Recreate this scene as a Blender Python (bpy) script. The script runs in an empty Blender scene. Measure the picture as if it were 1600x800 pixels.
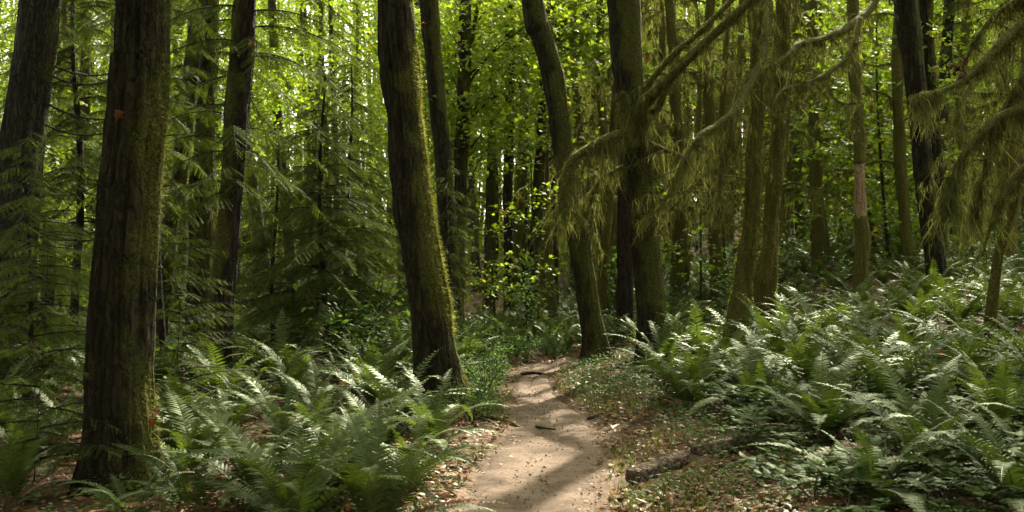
import bpy, math, random
import numpy as np

RNG = np.random.default_rng(7)
random.seed(7)
F, HOR, EYE = 1570.0, 420.0, 1.6
scene = bpy.context.scene
col = scene.collection

# ------------------------------------------------------------------ camera, sky, sun, exposure
cd = bpy.data.cameras.new('camera')
cam = bpy.data.objects.new('camera', cd)
col.objects.link(cam)
cam.location = (0, 0, EYE)
cam.rotation_euler = (math.radians(90), 0, 0)
cd.sensor_width = 36
cd.lens = 36 * F / 1600
cd.shift_y = 0.0125
cd.clip_start = 0.1
cd.clip_end = 1500
cd.dof.use_dof = True
cd.dof.focus_distance = 10.5
cd.dof.aperture_fstop = 3.5
scene.camera = cam

SUN_AZ, SUN_EL = 25.0, 43.0
S = np.array([math.sin(math.radians(SUN_AZ)) * math.cos(math.radians(SUN_EL)),
              math.cos(math.radians(SUN_AZ)) * math.cos(math.radians(SUN_EL)), math.sin(math.radians(SUN_EL))])
w = bpy.data.worlds.new('World')
scene.world = w
w.use_nodes = True
nt = w.node_tree
sky = nt.nodes.new('ShaderNodeTexSky')
sky.sky_type = 'NISHITA'
sky.sun_disc = False
sky.sun_elevation = math.radians(SUN_EL)
sky.sun_rotation = math.radians(SUN_AZ)
sky.air_density = 1.0
sky.dust_density = 2.5
sky.ozone_density = 0.6
hs = nt.nodes.new('ShaderNodeHueSaturation')          # thin bright cloud: less blue than a clear sky
hs.inputs['Saturation'].default_value = 0.2
nt.links.new(sky.outputs[0], hs.inputs['Color'])
tn = nt.nodes.new('ShaderNodeMix'); tn.data_type = 'RGBA'; tn.blend_type = 'MULTIPLY'; tn.inputs[0].default_value = 1
nt.links.new(hs.outputs[0], tn.inputs[6]); tn.inputs[7].default_value = (1.0, .97, .80, 1)
nt.links.new(tn.outputs[2], nt.nodes['Background'].inputs[0])
nt.nodes['Background'].inputs[1].default_value = 0.15
ld = bpy.data.lights.new('sun', 'SUN')
ld.energy = 3.0
ld.angle = math.radians(0.6)
ld.color = (1.0, 0.93, 0.80)
sun = bpy.data.objects.new('sun', ld)
col.objects.link(sun)
sun.rotation_euler = (math.radians(90 - SUN_EL), 0, math.radians(180 - SUN_AZ))
scene.view_settings.view_transform = 'Standard'
scene.view_settings.look = 'None'
scene.view_settings.exposure = 2.62
scene.view_settings.gamma = 1.0
scene.render.engine = 'CYCLES'
cy = scene.cycles
cy.max_bounces = 6
cy.diffuse_bounces = 4
cy.glossy_bounces = 2
cy.transmission_bounces = 4
cy.transparent_max_bounces = 4
cy.caustics_reflective = False
cy.caustics_refractive = False
cy.sample_clamp_indirect = 3.0
cy.use_denoising = True
cy.use_adaptive_sampling = True
cy.adaptive_threshold = 0.015

# ------------------------------------------------------------------ helpers
def tag(o, label=None, cat=None, group=None, kind=None):
    if label: o['label'] = label
    if cat: o['category'] = cat
    if group: o['group'] = group
    if kind: o['kind'] = kind
    return o

def empty(name, loc, rz=0.0):
    o = bpy.data.objects.new(name, None)
    o.empty_display_size = 0.2
    o.location = [float(c) for c in loc]
    o.rotation_euler = (0, 0, rz)
    col.objects.link(o)
    return o

def copy_tree(o, parent=None):
    c = o.copy()
    col.objects.link(c)
    c.parent = parent
    for ch in list(o.children):
        copy_tree(ch, c)
    return c

def P(px, py, d):
    return np.array([(px - 800) / F * d, d, EYE + (HOR - py) / F * d])

_perm = np.random.default_rng(3).random((64, 64, 64))
def vnoise(p):
    p = np.asarray(p, float)
    i = np.floor(p).astype(int)
    f = p - i
    f = f * f * (3 - 2 * f)
    i &= 63
    j = (i + 1) & 63
    x0, y0, z0 = i[..., 0], i[..., 1], i[..., 2]
    x1, y1, z1 = j[..., 0], j[..., 1], j[..., 2]
    fx, fy, fz = f[..., 0], f[..., 1], f[..., 2]
    a = _perm[x0, y0, z0] * (1 - fx) + _perm[x1, y0, z0] * fx
    b = _perm[x0, y1, z0] * (1 - fx) + _perm[x1, y1, z0] * fx
    c = _perm[x0, y0, z1] * (1 - fx) + _perm[x1, y0, z1] * fx
    d = _perm[x0, y1, z1] * (1 - fx) + _perm[x1, y1, z1] * fx
    a = a * (1 - fy) + b * fy
    c = c * (1 - fy) + d * fy
    return (a * (1 - fz) + c * fz) * 2 - 1

def fbm(p, o=3):
    p = np.asarray(p, float)
    s, a = 0, 1.0
    for k in range(o):
        s = s + a * vnoise(p * 2 ** k + 17.3 * k)
        a *= 0.5
    return s

def sstep(x, a, b):
    t = np.clip((np.asarray(x, float) - a) / (b - a), 0, 1)
    return t * t * (3 - 2 * t)

# path centre line: (y, x, half width)
PATHK = np.array([[-12, -1.6, .62], [0, -.45, .6], [5, -.02, .56], [6.6, .10, .53], [7.85, .19, .54], [8.97, .29, .50],
                  [10.3, .42, .47], [11.4, .40, .41], [12.6, .34, .32], [13.96, .30, .27], [15.5, .36, .24], [17.0, .70, .25], [18.0, 1.25, .27],
                  [19.0, 2.1, .33], [19.8, 3.1, .36], [20.6, 4.6, .4], [21.6, 7.0, .4], [22.5, 10, .4], [24, 16, .4]])
def pathx(y): return np.interp(y, PATHK[:, 0], PATHK[:, 1])
def pathw(y): return np.interp(y, PATHK[:, 0], PATHK[:, 2])
_pd = np.concatenate([np.linspace(PATHK[i], PATHK[i + 1], 12, endpoint=False) for i in range(len(PATHK) - 1)])
def pathdist(x, y):
    x = np.atleast_1d(np.asarray(x, float)); y = np.atleast_1d(np.asarray(y, float))
    out = np.full(x.shape, 99.0)
    for k in range(len(_pd)):
        out = np.minimum(out, np.hypot(x - _pd[k, 1], y - _pd[k, 0]) - _pd[k, 2])
    return out

def hbase(x, y):
    x = np.asarray(x, float); y = np.asarray(y, float)
    px = np.where(y < 18, pathx(np.minimum(y, 18)), 1.3)
    dx = x - px
    right = sstep(dx, 0.7, 8.5) * (0.22 + 0.062 * np.clip(y - 6, 0, 60)) + 0.06 * sstep(dx, .5, 1.2)
    left = -0.10 * sstep(-dx, 0.8, 5) + 0.05 * sstep(-dx, .5, 1.0)
    far = 0.075 * np.clip(y - 55, 0, 200)
    n = 0.05 * vnoise(np.stack([x * .55, y * .55, 0 * x], -1)) + 0.10 * vnoise(np.stack([x * .17 + 9, y * .17, 0 * x], -1)) * sstep(np.abs(dx), 1.5, 6)
    return right + left + far + n * sstep(np.abs(dx), .3, 1.6)

def h(x, y):
    x = np.asarray(x, float); y = np.asarray(y, float)
    d = pathdist(x.ravel(), y.ravel()).reshape(x.shape)
    return hbase(x, y) - 0.05 * sstep(-d, -.35, .15)
def h1(x, y): return float(h(np.array([x]), np.array([y]))[0])

class G:
    """collects geometry for ONE mesh"""
    def __init__(s):
        s.v, s.t, s.k, s.f3, s.f4, s.m3, s.m4, s.n = [], [], [], [], [], [], [], 0
    def add(s, v, tris=None, quads=None, mat=0, tint=0.5, moss=0.0):
        v = np.asarray(v, float).reshape(-1, 3)
        s.v.append(v)
        s.t.append(np.broadcast_to(np.asarray(tint, float), (len(v),)))
        s.k.append(np.broadcast_to(np.asarray(moss, float), (len(v),)))
        if tris is not None and len(tris):
            s.f3.append(np.asarray(tris) + s.n); s.m3.append(np.full(len(tris), mat))
        if quads is not None and len(quads):
            s.f4.append(np.asarray(quads) + s.n); s.m4.append(np.full(len(quads), mat))
        s.n += len(v)
        return s
    def scatter(s, tpl, R, pos, mat=0, tint=0.5, moss=0.0):
        """tpl=(verts,tris,quads); R (N,3,3) columns = local axes times scale; pos (N,3)"""
        V, T, Q = tpl
        n = len(pos)
        if n == 0: return s
        v = np.einsum('nij,kj->nki', R, V) + pos[:, None, :]
        off = (np.arange(n) * len(V))[:, None, None]
        t = (np.asarray(T)[None] + off).reshape(-1, 3) if len(T) else None
        q = (np.asarray(Q)[None] + off).reshape(-1, 4) if len(Q) else None
        ti = np.repeat(np.broadcast_to(np.asarray(tint, float), (n,)), len(V))
        return s.add(v, t, q, mat, ti, moss)
    def mesh(s, name, mats, smooth=False):
        me = bpy.data.meshes.new(name)
        v = np.concatenate(s.v)
        f3 = np.concatenate(s.f3) if s.f3 else np.zeros((0, 3), int)
        f4 = np.concatenate(s.f4) if s.f4 else np.zeros((0, 4), int)
        loops = np.concatenate([f3.ravel(), f4.ravel()])
        tot = np.concatenate([np.full(len(f3), 3), np.full(len(f4), 4)])
        st = np.concatenate([[0], np.cumsum(tot)[:-1]])
        me.vertices.add(len(v)); me.vertices.foreach_set('co', v.ravel().astype(np.float32))
        me.loops.add(len(loops)); me.loops.foreach_set('vertex_index', loops.astype(np.int32))
        me.polygons.add(len(tot)); me.polygons.foreach_set('loop_start', st.astype(np.int32))
        me.polygons.foreach_set('loop_total', tot.astype(np.int32))
        mi = np.concatenate(s.m3 + s.m4).astype(np.int32)
        me.polygons.foreach_set('material_index', mi)
        if smooth: me.polygons.foreach_set('use_smooth', np.ones(len(tot), bool))
        for m in (mats if isinstance(mats, (list, tuple)) else [mats]): me.materials.append(m)
        a = me.attributes.new('tint', 'FLOAT', 'POINT'); a.data.foreach_set('value', np.concatenate(s.t).astype(np.float32))
        k = np.concatenate(s.k)
        if k.any():
            a = me.attributes.new('moss', 'FLOAT', 'POINT'); a.data.foreach_set('value', k.astype(np.float32))
        me.update(calc_edges=True)
        return me
    def build(s, name, mats, parent=None, smooth=False, loc=None):
        if s.n == 0: return None
        o = bpy.data.objects.new(name, s.mesh(name, mats, smooth))
        col.objects.link(o)
        o.parent = parent
        if loc is not None: o.location = [float(c) for c in loc]
        return o

def nrm(a): return a / np.maximum(np.linalg.norm(a, axis=-1, keepdims=True), 1e-9)
def frames(d, n, s=1.0):
    """columns: x=side, y=direction, z=normal, scaled"""
    d = nrm(d); x = nrm(np.cross(d, n)); z = np.cross(x, d)
    return np.stack([x, d, z], -1) * np.broadcast_to(np.asarray(s, float), (len(d),))[:, None, None]

def rnd(n, a=0.0, b=1.0, rng=None): return (rng or RNG).uniform(a, b, n)
def sphere_dirs(n, rng=None):
    return nrm((rng or RNG).normal(size=(n, 3)))

# ------------------------------------------------------------------ materials
def new_mat(name):
    m = bpy.data.materials.new(name)
    m.use_nodes = True
    t = m.node_tree
    for nd in list(t.nodes): t.nodes.remove(nd)
    return m, t, t.nodes.new, t.links.new

def ramp(t, stops):
    r = t.nodes.new('ShaderNodeValToRGB')
    e = r.color_ramp.elements
    while len(e) < len(stops): e.new(0.5)
    for el, (p, c) in zip(e, stops):
        el.position = p; el.color = (*c, 1)
    return r

def leaf_mat(name, stops, trans=0.4, gloss=0.06, rough=0.4, tcol=(1.15, 1.2, .55), objvar=0.25):
    """thin leaf: diffuse + translucent + a waxy reflection"""
    m, t, N, L = new_mat(name)
    at = N('ShaderNodeAttribute'); at.attribute_name = 'tint'
    oi = N('ShaderNodeObjectInfo')
    mm = N('ShaderNodeMath'); mm.operation = 'MULTIPLY_ADD'
    L(oi.outputs['Random'], mm.inputs[0]); mm.inputs[1].default_value = objvar
    ad = N('ShaderNodeMath'); ad.operation = 'SUBTRACT'; L(at.outputs['Fac'], ad.inputs[0]); ad.inputs[1].default_value = objvar * .5
    L(ad.outputs[0], mm.inputs[2])
    r = ramp(t, stops); L(mm.outputs[0], r.inputs[0])
    d = N('ShaderNodeBsdfDiffuse'); L(r.outputs[0], d.inputs[0])
    tr = N('ShaderNodeBsdfTranslucent')
    mx = N('ShaderNodeMix'); mx.data_type = 'RGBA'; mx.blend_type = 'MULTIPLY'; mx.inputs[0].default_value = 1
    L(r.outputs[0], mx.inputs[6]); mx.inputs[7].default_value = (*tcol, 1)
    L(mx.outputs[2], tr.inputs[0])
    m1 = N('ShaderNodeMixShader'); m1.inputs[0].default_value = trans
    L(d.outputs[0], m1.inputs[1]); L(tr.outputs[0], m1.inputs[2])
    if gloss > 0:
        g = N('ShaderNodeBsdfAnisotropic'); g.inputs['Roughness'].default_value = rough; g.inputs[0].default_value = (.95, 1, .82, 1)
        fr = N('ShaderNodeFresnel'); fr.inputs[0].default_value = 1.45
        k = N('ShaderNodeMath'); k.operation = 'MULTIPLY'; L(fr.outputs[0], k.inputs[0]); k.inputs[1].default_value = gloss
        k2 = N('ShaderNodeMath'); k2.operation = 'MINIMUM'; L(k.outputs[0], k2.inputs[0]); k2.inputs[1].default_value = min(.3, gloss * .4); k = k2
        m2 = N('ShaderNodeMixShader'); L(k.outputs[0], m2.inputs[0]); L(m1.outputs[0], m2.inputs[1]); L(g.outputs[0], m2.inputs[2])
        m1 = m2
    o = N('ShaderNodeOutputMaterial'); L(m1.outputs[0], o.inputs[0])
    return m

def bark_mat(name, dark, light, mossd=(.018, .021, .004), mossl=(.085, .085, .016), zs=0.22, scale=16.0, bump=1.0, bias=0.0):
    m, t, N, L = new_mat(name)
    tc = N('ShaderNodeTexCoord'); mp = N('ShaderNodeMapping'); mp.inputs['Scale'].default_value = (1, 1, zs)
    L(tc.outputs['Object'], mp.inputs[0])
    n1 = N('ShaderNodeTexNoise'); n1.inputs['Scale'].default_value = scale; n1.inputs['Detail'].default_value = 6; n1.inputs['Roughness'].default_value = .65
    L(mp.outputs[0], n1.inputs[0])
    n2 = N('ShaderNodeTexNoise'); n2.inputs['Scale'].default_value = 3.2; n2.inputs['Detail'].default_value = 5
    L(tc.outputs['Object'], n2.inputs[0])
    vo = N('ShaderNodeTexVoronoi'); vo.feature = 'DISTANCE_TO_EDGE'; vo.inputs['Scale'].default_value = scale * .95
    mp2 = N('ShaderNodeMapping'); mp2.inputs['Scale'].default_value = (1, 1, max(zs, .12) * .75); L(tc.outputs['Object'], mp2.inputs[0])
    nd = N('ShaderNodeTexNoise'); nd.inputs['Scale'].default_value = 7; nd.inputs['Detail'].default_value = 3; L(tc.outputs['Object'], nd.inputs[0])
    vm = N('ShaderNodeVectorMath'); vm.operation = 'SCALE'; L(nd.outputs['Color'], vm.inputs[0]); vm.inputs['Scale'].default_value = .10
    va = N('ShaderNodeVectorMath'); va.operation = 'ADD'; L(mp2.outputs[0], va.inputs[0]); L(vm.outputs[0], va.inputs[1]); L(va.outputs[0], vo.inputs['Vector'])
    cr = ramp(t, [(0, (.25, .25, .25)), (.22, (1, 1, 1))]); L(vo.outputs['Distance'], cr.inputs[0])
    r = ramp(t, [(.32, dark), (.5, tuple(.5 * (a + b) for a, b in zip(dark, light))), (.72, light)])
    L(n1.outputs[0], r.inputs[0])
    n3 = N('ShaderNodeTexNoise'); n3.inputs['Scale'].default_value = 55; n3.inputs['Detail'].default_value = 4
    L(tc.outputs['Object'], n3.inputs[0])
    mr = ramp(t, [(.3, mossd), (.7, mossl)]); L(n3.outputs[0], mr.inputs[0])
    at = N('ShaderNodeAttribute'); at.attribute_name = 'moss'
    a1 = N('ShaderNodeMath'); a1.operation = 'MULTIPLY_ADD'; L(at.outputs['Fac'], a1.inputs[0]); a1.inputs[1].default_value = 1.2; a1.inputs[2].default_value = -1.0 + bias
    a2 = N('ShaderNodeMath'); a2.operation = 'MULTIPLY_ADD'; L(n2.outputs[0], a2.inputs[0]); a2.inputs[1].default_value = 1.5; L(a1.outputs[0], a2.inputs[2])
    a3 = N('ShaderNodeMath'); a3.operation = 'MULTIPLY_ADD'; L(n1.outputs[0], a3.inputs[0]); a3.inputs[1].default_value = -.7; L(a2.outputs[0], a3.inputs[2])
    a4 = N('ShaderNodeMath'); a4.operation = 'MULTIPLY_ADD'; L(a3.outputs[0], a4.inputs[0]); a4.inputs[1].default_value = 3.0; a4.inputs[2].default_value = .26; a4.use_clamp = True
    mx = N('ShaderNodeMix'); mx.data_type = 'RGBA'; mc = N('ShaderNodeMix'); mc.data_type = 'RGBA'; mc.blend_type = 'MULTIPLY'; mc.inputs[0].default_value = .8; L(r.outputs[0], mc.inputs[6]); L(cr.outputs[0], mc.inputs[7])
    L(a4.outputs[0], mx.inputs[0]); L(mc.outputs[2], mx.inputs[6]); L(mr.outputs[0], mx.inputs[7])
    b = N('ShaderNodeBsdfPrincipled'); b.inputs['Roughness'].default_value = .9; b.inputs['Specular IOR Level'].default_value = .15
    L(mx.outputs[2], b.inputs['Base Color'])
    bp = N('ShaderNodeBump'); bp.inputs['Strength'].default_value = bump; bp.inputs['Distance'].default_value = .05
    s2 = N('ShaderNodeMath'); s2.operation = 'MULTIPLY_ADD'; L(n3.outputs[0], s2.inputs[0]); s2.inputs[1].default_value = .35; L(n1.outputs[0], s2.inputs[2])
    s3 = N('ShaderNodeMath'); s3.operation = 'MULTIPLY_ADD'; L(cr.outputs[0], s3.inputs[0]); s3.inputs[1].default_value = .5; L(s2.outputs[0], s3.inputs[2])
    L(s3.outputs[0], bp.inputs['Height']); L(bp.outputs[0], b.inputs['Normal'])
    o = N('ShaderNodeOutputMaterial'); L(b.outputs[0], o.inputs[0])
    return m

def ground_mat(name, kind):
    m, t, N, L = new_mat(name)
    tc = N('ShaderNodeTexCoord')
    n1 = N('ShaderNodeTexNoise'); n1.inputs['Scale'].default_value = 2.3; n1.inputs['Detail'].default_value = 8; n1.inputs['Roughness'].default_value = .7
    n2 = N('ShaderNodeTexNoise'); n2.inputs['Scale'].default_value = 34; n2.inputs['Detail'].default_value = 6; n2.inputs['Roughness'].default_value = .7
    for n in (n1, n2): L(tc.outputs['Object'], n.inputs[0])
    if kind == 'path':
        r1 = ramp(t, [(.3, (.07, .049, .032)), (.52, (.155, .113, .080)), (.75, (.225, .170, .124))])
        r2 = ramp(t, [(.30, (.42, .37, .33)), (.46, (.95, .94, .93)), (.58, (1.05, 1.04, 1.03)), (.72, (1.5, 1.47, 1.45))])
    else:
        r0 = ramp(t, [(.3, (.13, .095, .066)), (.6, (.20, .145, .10))])
        r1 = ramp(t, [(.3, (.030, .022, .014)), (.5, (.075, .048, .028)), (.72, (.13, .075, .04))])
        r2 = ramp(t, [(.3, (.4, .4, .4)), (.5, (1, 1, 1)), (.7, (1.7, 1.5, 1.2))])
    L(n1.outputs[0], r1.inputs[0]); L(n2.outputs[0], r2.inputs[0])
    if kind == 'soil':
        at = N('ShaderNodeAttribute'); at.attribute_name = 'moss'
        mr = N('ShaderNodeMath'); mr.operation = 'MULTIPLY_ADD'; L(n2.outputs[0], mr.inputs[0]); mr.inputs[1].default_value = 2.4; mr.inputs[2].default_value = -1.7
        ms = N('ShaderNodeMath'); ms.operation = 'MULTIPLY_ADD'; L(at.outputs['Fac'], ms.inputs[0]); ms.inputs[1].default_value = 1.6; L(mr.outputs[0], ms.inputs[2]); ms.use_clamp = True
        m0 = N('ShaderNodeMix'); m0.data_type = 'RGBA'; L(ms.outputs[0], m0.inputs[0]); L(r1.outputs[0], m0.inputs[6]); L(n1.outputs[0], r0.inputs[0]); L(r0.outputs[0], m0.inputs[7])
        r1 = m0; r1o = m0.outputs[2]
    else: r1o = r1.outputs[0]
    mx = N('ShaderNodeMix'); mx.data_type = 'RGBA'; mx.blend_type = 'MULTIPLY'; mx.inputs[0].default_value = 1
    L(r1o, mx.inputs[6]); L(r2.outputs[0], mx.inputs[7])
    b = N('ShaderNodeBsdfPrincipled'); b.inputs['Roughness'].default_value = .95; b.inputs['Specular IOR Level'].default_value = .1
    L(mx.outputs[2], b.inputs['Base Color'])
    bp = N('ShaderNodeBump'); bp.inputs['Strength'].default_value = .8; bp.inputs['Distance'].default_value = .02 if kind == 'path' else .05
    n3 = N('ShaderNodeTexNoise'); n3.inputs['Scale'].default_value = 11; n3.inputs['Detail'].default_value = 8; n3.inputs['Roughness'].default_value = .75
    L(tc.outputs['Object'], n3.inputs[0]); L(n3.outputs[0], bp.inputs['Height']); L(bp.outputs[0], b.inputs['Normal'])
    o = N('ShaderNodeOutputMaterial'); L(b.outputs[0], o.inputs[0])
    return m

M = {}
M['bark_maple'] = bark_mat('mossy maple bark', (.008, .007, .003), (.044, .036, .0145))
M['bark_far'] = bark_mat('brown forest bark', (.018, .014, .008), (.08, .060, .032))
M['bark_moss'] = bark_mat('moss covered bark', (.03, .022, .012), (.10, .075, .04), (.035, .035, .007), (.12, .11, .022), bias=.35)
M['limb_moss'] = bark_mat('moss sleeved limb', (.03, .024, .012), (.08, .065, .03), (.035, .037, .008), (.125, .12, .03), bias=1.0)
M['bark_fir'] = bark_mat('grey fir bark', (.013, .0125, .008), (.055, .050, .034), bias=-.35, scale=22)
M['bark_dark'] = bark_mat('dark conifer bark', (.012, .009, .006), (.05, .036, .022), bias=-.1)
M['twig'] = bark_mat('dead twig bark', (.018, .014, .009), (.07, .055, .035), bias=-.6)
M['snag_wood'] = bark_mat('bare weathered wood', (.20, .135, .07), (.54, .38, .22), bias=-.4, zs=.06, scale=30)
M['log'] = bark_mat('fallen log bark', (.06, .042, .028), (.27, .19, .125), bias=-.75, zs=1, scale=20)
M['moss'] = leaf_mat('bright moss', [(0, (.05, .050, .008)), (.5, (.12, .115, .022)), (1, (.27, .265, .10))], trans=.5, gloss=0, tcol=(1.6, 1.65, 1.0), objvar=.1)
M['drape'] = leaf_mat('hanging moss', [(0, (.045, .048, .013)), (.5, (.105, .110, .033)), (1, (.19, .19, .07))], trans=.45, gloss=0, tcol=(1.3, 1.3, .8), objvar=.15)
M['fern'] = leaf_mat('sword fern', [(0, (.025, .042, .009)), (.5, (.050, .076, .015)), (.9, (.085, .112, .020)), (1, (.12, .13, .03))], trans=.40, gloss=.26, rough=.5, tcol=(1.7, 1.7, .6), objvar=.4)
M['fern_stalk'] = leaf_mat('fern stalk', [(0, (.05, .045, .018)), (1, (.10, .08, .035))], trans=0, gloss=.5, objvar=.1)
M['maple_leaf'] = leaf_mat('maple leaf', [(0, (.046, .080, .009)), (.5, (.092, .139, .013)), (.9, (.135, .175, .02)), (1, (.22, .19, .03))], trans=.6, gloss=.25, rough=.5, tcol=(2.2, 2.15, .7), objvar=.25)
M['canopy_leaf'] = leaf_mat('canopy leaf', [(0, (.038, .056, .010)), (.5, (.070, .092, .014)), (1, (.115, .138, .02))], trans=.6, gloss=.2, rough=.5, tcol=(2.0, 2.1, .8))
M['hemlock'] = leaf_mat('hemlock needles', [(0, (.026, .040, .007)), (.5, (.056, .076, .013)), (1, (.10, .12, .022))], trans=.4, gloss=.06, rough=.5, objvar=.25)
M['shrub'] = leaf_mat('shrub leaf', [(0, (.022, .050, .014)), (.5, (.045, .085, .020)), (1, (.09, .14, .03))], trans=.45, gloss=.12, rough=.45, tcol=(1.6, 1.7, .7), objvar=.4)
M['grape'] = leaf_mat('waxy low leaf', [(0, (.022, .042, .010)), (.5, (.042, .072, .016)), (1, (.075, .112, .025))], trans=.25, gloss=.12, rough=.42, objvar=.3)
M['grass'] = leaf_mat('grass', [(0, (.045, .06, .012)), (.5, (.085, .10, .02)), (1, (.15, .15, .04))], trans=.4, gloss=.3)
M['litter'] = leaf_mat('fallen leaves', [(0, (.05, .026, .014)), (.35, (.13, .066, .032)), (.6, (.22, .12, .06)), (.8, (.30, .13, .045)), (1, (.40, .33, .24))], trans=.15, gloss=.3, objvar=.1)
M['orange_leaf'] = leaf_mat('orange maple leaf', [(0, (.10, .030, .012)), (1, (.24, .085, .03))], trans=.35, gloss=.3)
M['brown_leaf'] = leaf_mat('brown curled leaf', [(0, (.05, .020, .008)), (1, (.09, .036, .014))], trans=.3, gloss=.1)
M['red_leaf'] = leaf_mat('red dead leaves', [(0, (.024, .008, .006)), (1, (.055, .015, .010))], trans=.4, gloss=.2)
M['stone'] = ground_mat('pebble', 'path')
M['soil'] = ground_mat('forest soil', 'soil')
M['dirt'] = ground_mat('trodden dirt', 'path')

# ------------------------------------------------------------------ leaf templates
def star_leaf():
    pts = [(0, 0), (.16, .02), (.52, .05), (.36, .24), (.60, .52), (.30, .50), (.16, .62), (0, 1.0), (-.16, .62), (-.30, .50), (-.60, .52), (-.36, .24), (-.52, .05), (-.16, .02)]
    v = [(x, y, -.12 * abs(x) - .10 * y * y) for x, y in pts]
    v.append((0, .35, .02))
    c = len(v) - 1
    return np.array(v), [(i, (i + 1) % c, c) for i in range(c)], []
def simple_leaf(wd=.5):
    v = np.array([(0, 0, 0), (wd * .5, .45, -.05), (0, 1, -.10), (-wd * .5, .45, -.05), (0, .45, .03)])
    return v, [(0, 1, 4), (1, 2, 4), (2, 3, 4), (3, 0, 4)], []
def diamond(wd=.5):
    v = np.array([(0, 0, 0), (wd * .5, .5, .03), (0, 1, -.06), (-wd * .5, .5, .03)])
    return v, [(0, 1, 2), (0, 2, 3)], []
def blade(wd=.1):
    v = np.array([(-wd / 2, 0, 0), (wd / 2, 0, 0), (wd * .3, .6, -.06), (-wd * .3, .6, -.06), (0, 1, -.2)])
    return v, [(3, 2, 4)], [(0, 1, 2, 3)]
LEAF, SLEAF, DIA, BLADE = star_leaf(), simple_leaf(), diamond(), blade()
def hair():
    v = np.array([(-.07, 0, 0), (.07, 0, 0), (0, 1, -.15)])
    return v, [(0, 1, 2)], []
HAIR = hair()
def strand():
    """a ragged hanging ribbon, unit length along -z"""
    zs = [0, .3, .62, 1]; wd = [.5, 1, .7, .1]; xo = [0, 1.1, -.8, 1.3]; yo = [0, -.8, 1.0, -.3]
    v, q = [], []
    for z, a, x, y in zip(zs, wd, xo, yo):
        v += [(x - a, y, -z), (x + a, y * .5, -z)]
    for i in range(3): q.append((2 * i, 2 * i + 1, 2 * i + 3, 2 * i + 2))
    return np.array(v, float), [], q
STRAND = strand()
def twig_tpl(n=14, nl=.115, nw=.044):
    V, Tt = [], []
    V += [(-.006, 0, 0), (.006, 0, 0), (0, 1, 0)]; Tt.append((0, 1, 2))
    rr = np.random.default_rng(5)
    for i in range(n):
        y = .05 + .92 * i / n
        for sd in (-1, 1):
            l = nl * (1.15 - .5 * (i / n)) * rr.uniform(.8, 1.2)
            a = math.radians(rr.uniform(48, 70))
            b = len(V)
            dx, dy = sd * l * math.sin(a), l * math.cos(a)
            V += [(0, y, 0), (dx * .5 + nw * .5 * math.cos(a), y + dy * .5 - sd * nw * .5 * math.sin(a) * sd, .004), (dx, y + dy, rr.uniform(-.02, .01)), (dx * .5 - nw * .5 * math.cos(a), y + dy * .5 + nw * .5 * math.sin(a), .004)]
            Tt += [(b, b + 1, b + 2), (b, b + 2, b + 3)]
    return np.array(V), Tt, []
TWIG = twig_tpl()
TWIGFAR = twig_tpl(7, .17, .075)

# ------------------------------------------------------------------ tubes
def spline(pts, step):
    pts = np.asarray(pts, float)
    p = np.vstack([2 * pts[0] - pts[1], pts, 2 * pts[-1] - pts[-2]])
    out = []
    for i in range(1, len(p) - 2):
        n = max(2, int(np.linalg.norm(p[i + 1, :3] - p[i, :3]) / step))
        t = np.linspace(0, 1, n, endpoint=False)[:, None]
        out.append(.5 * ((2 * p[i]) + (-p[i - 1] + p[i + 1]) * t + (2 * p[i - 1] - 5 * p[i] + 4 * p[i + 1] - p[i + 2]) * t ** 2 + (-p[i - 1] + 3 * p[i] - 3 * p[i + 1] + p[i + 2]) * t ** 3))
    out.append(pts[-1][None])
    return np.vstack(out)

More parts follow.
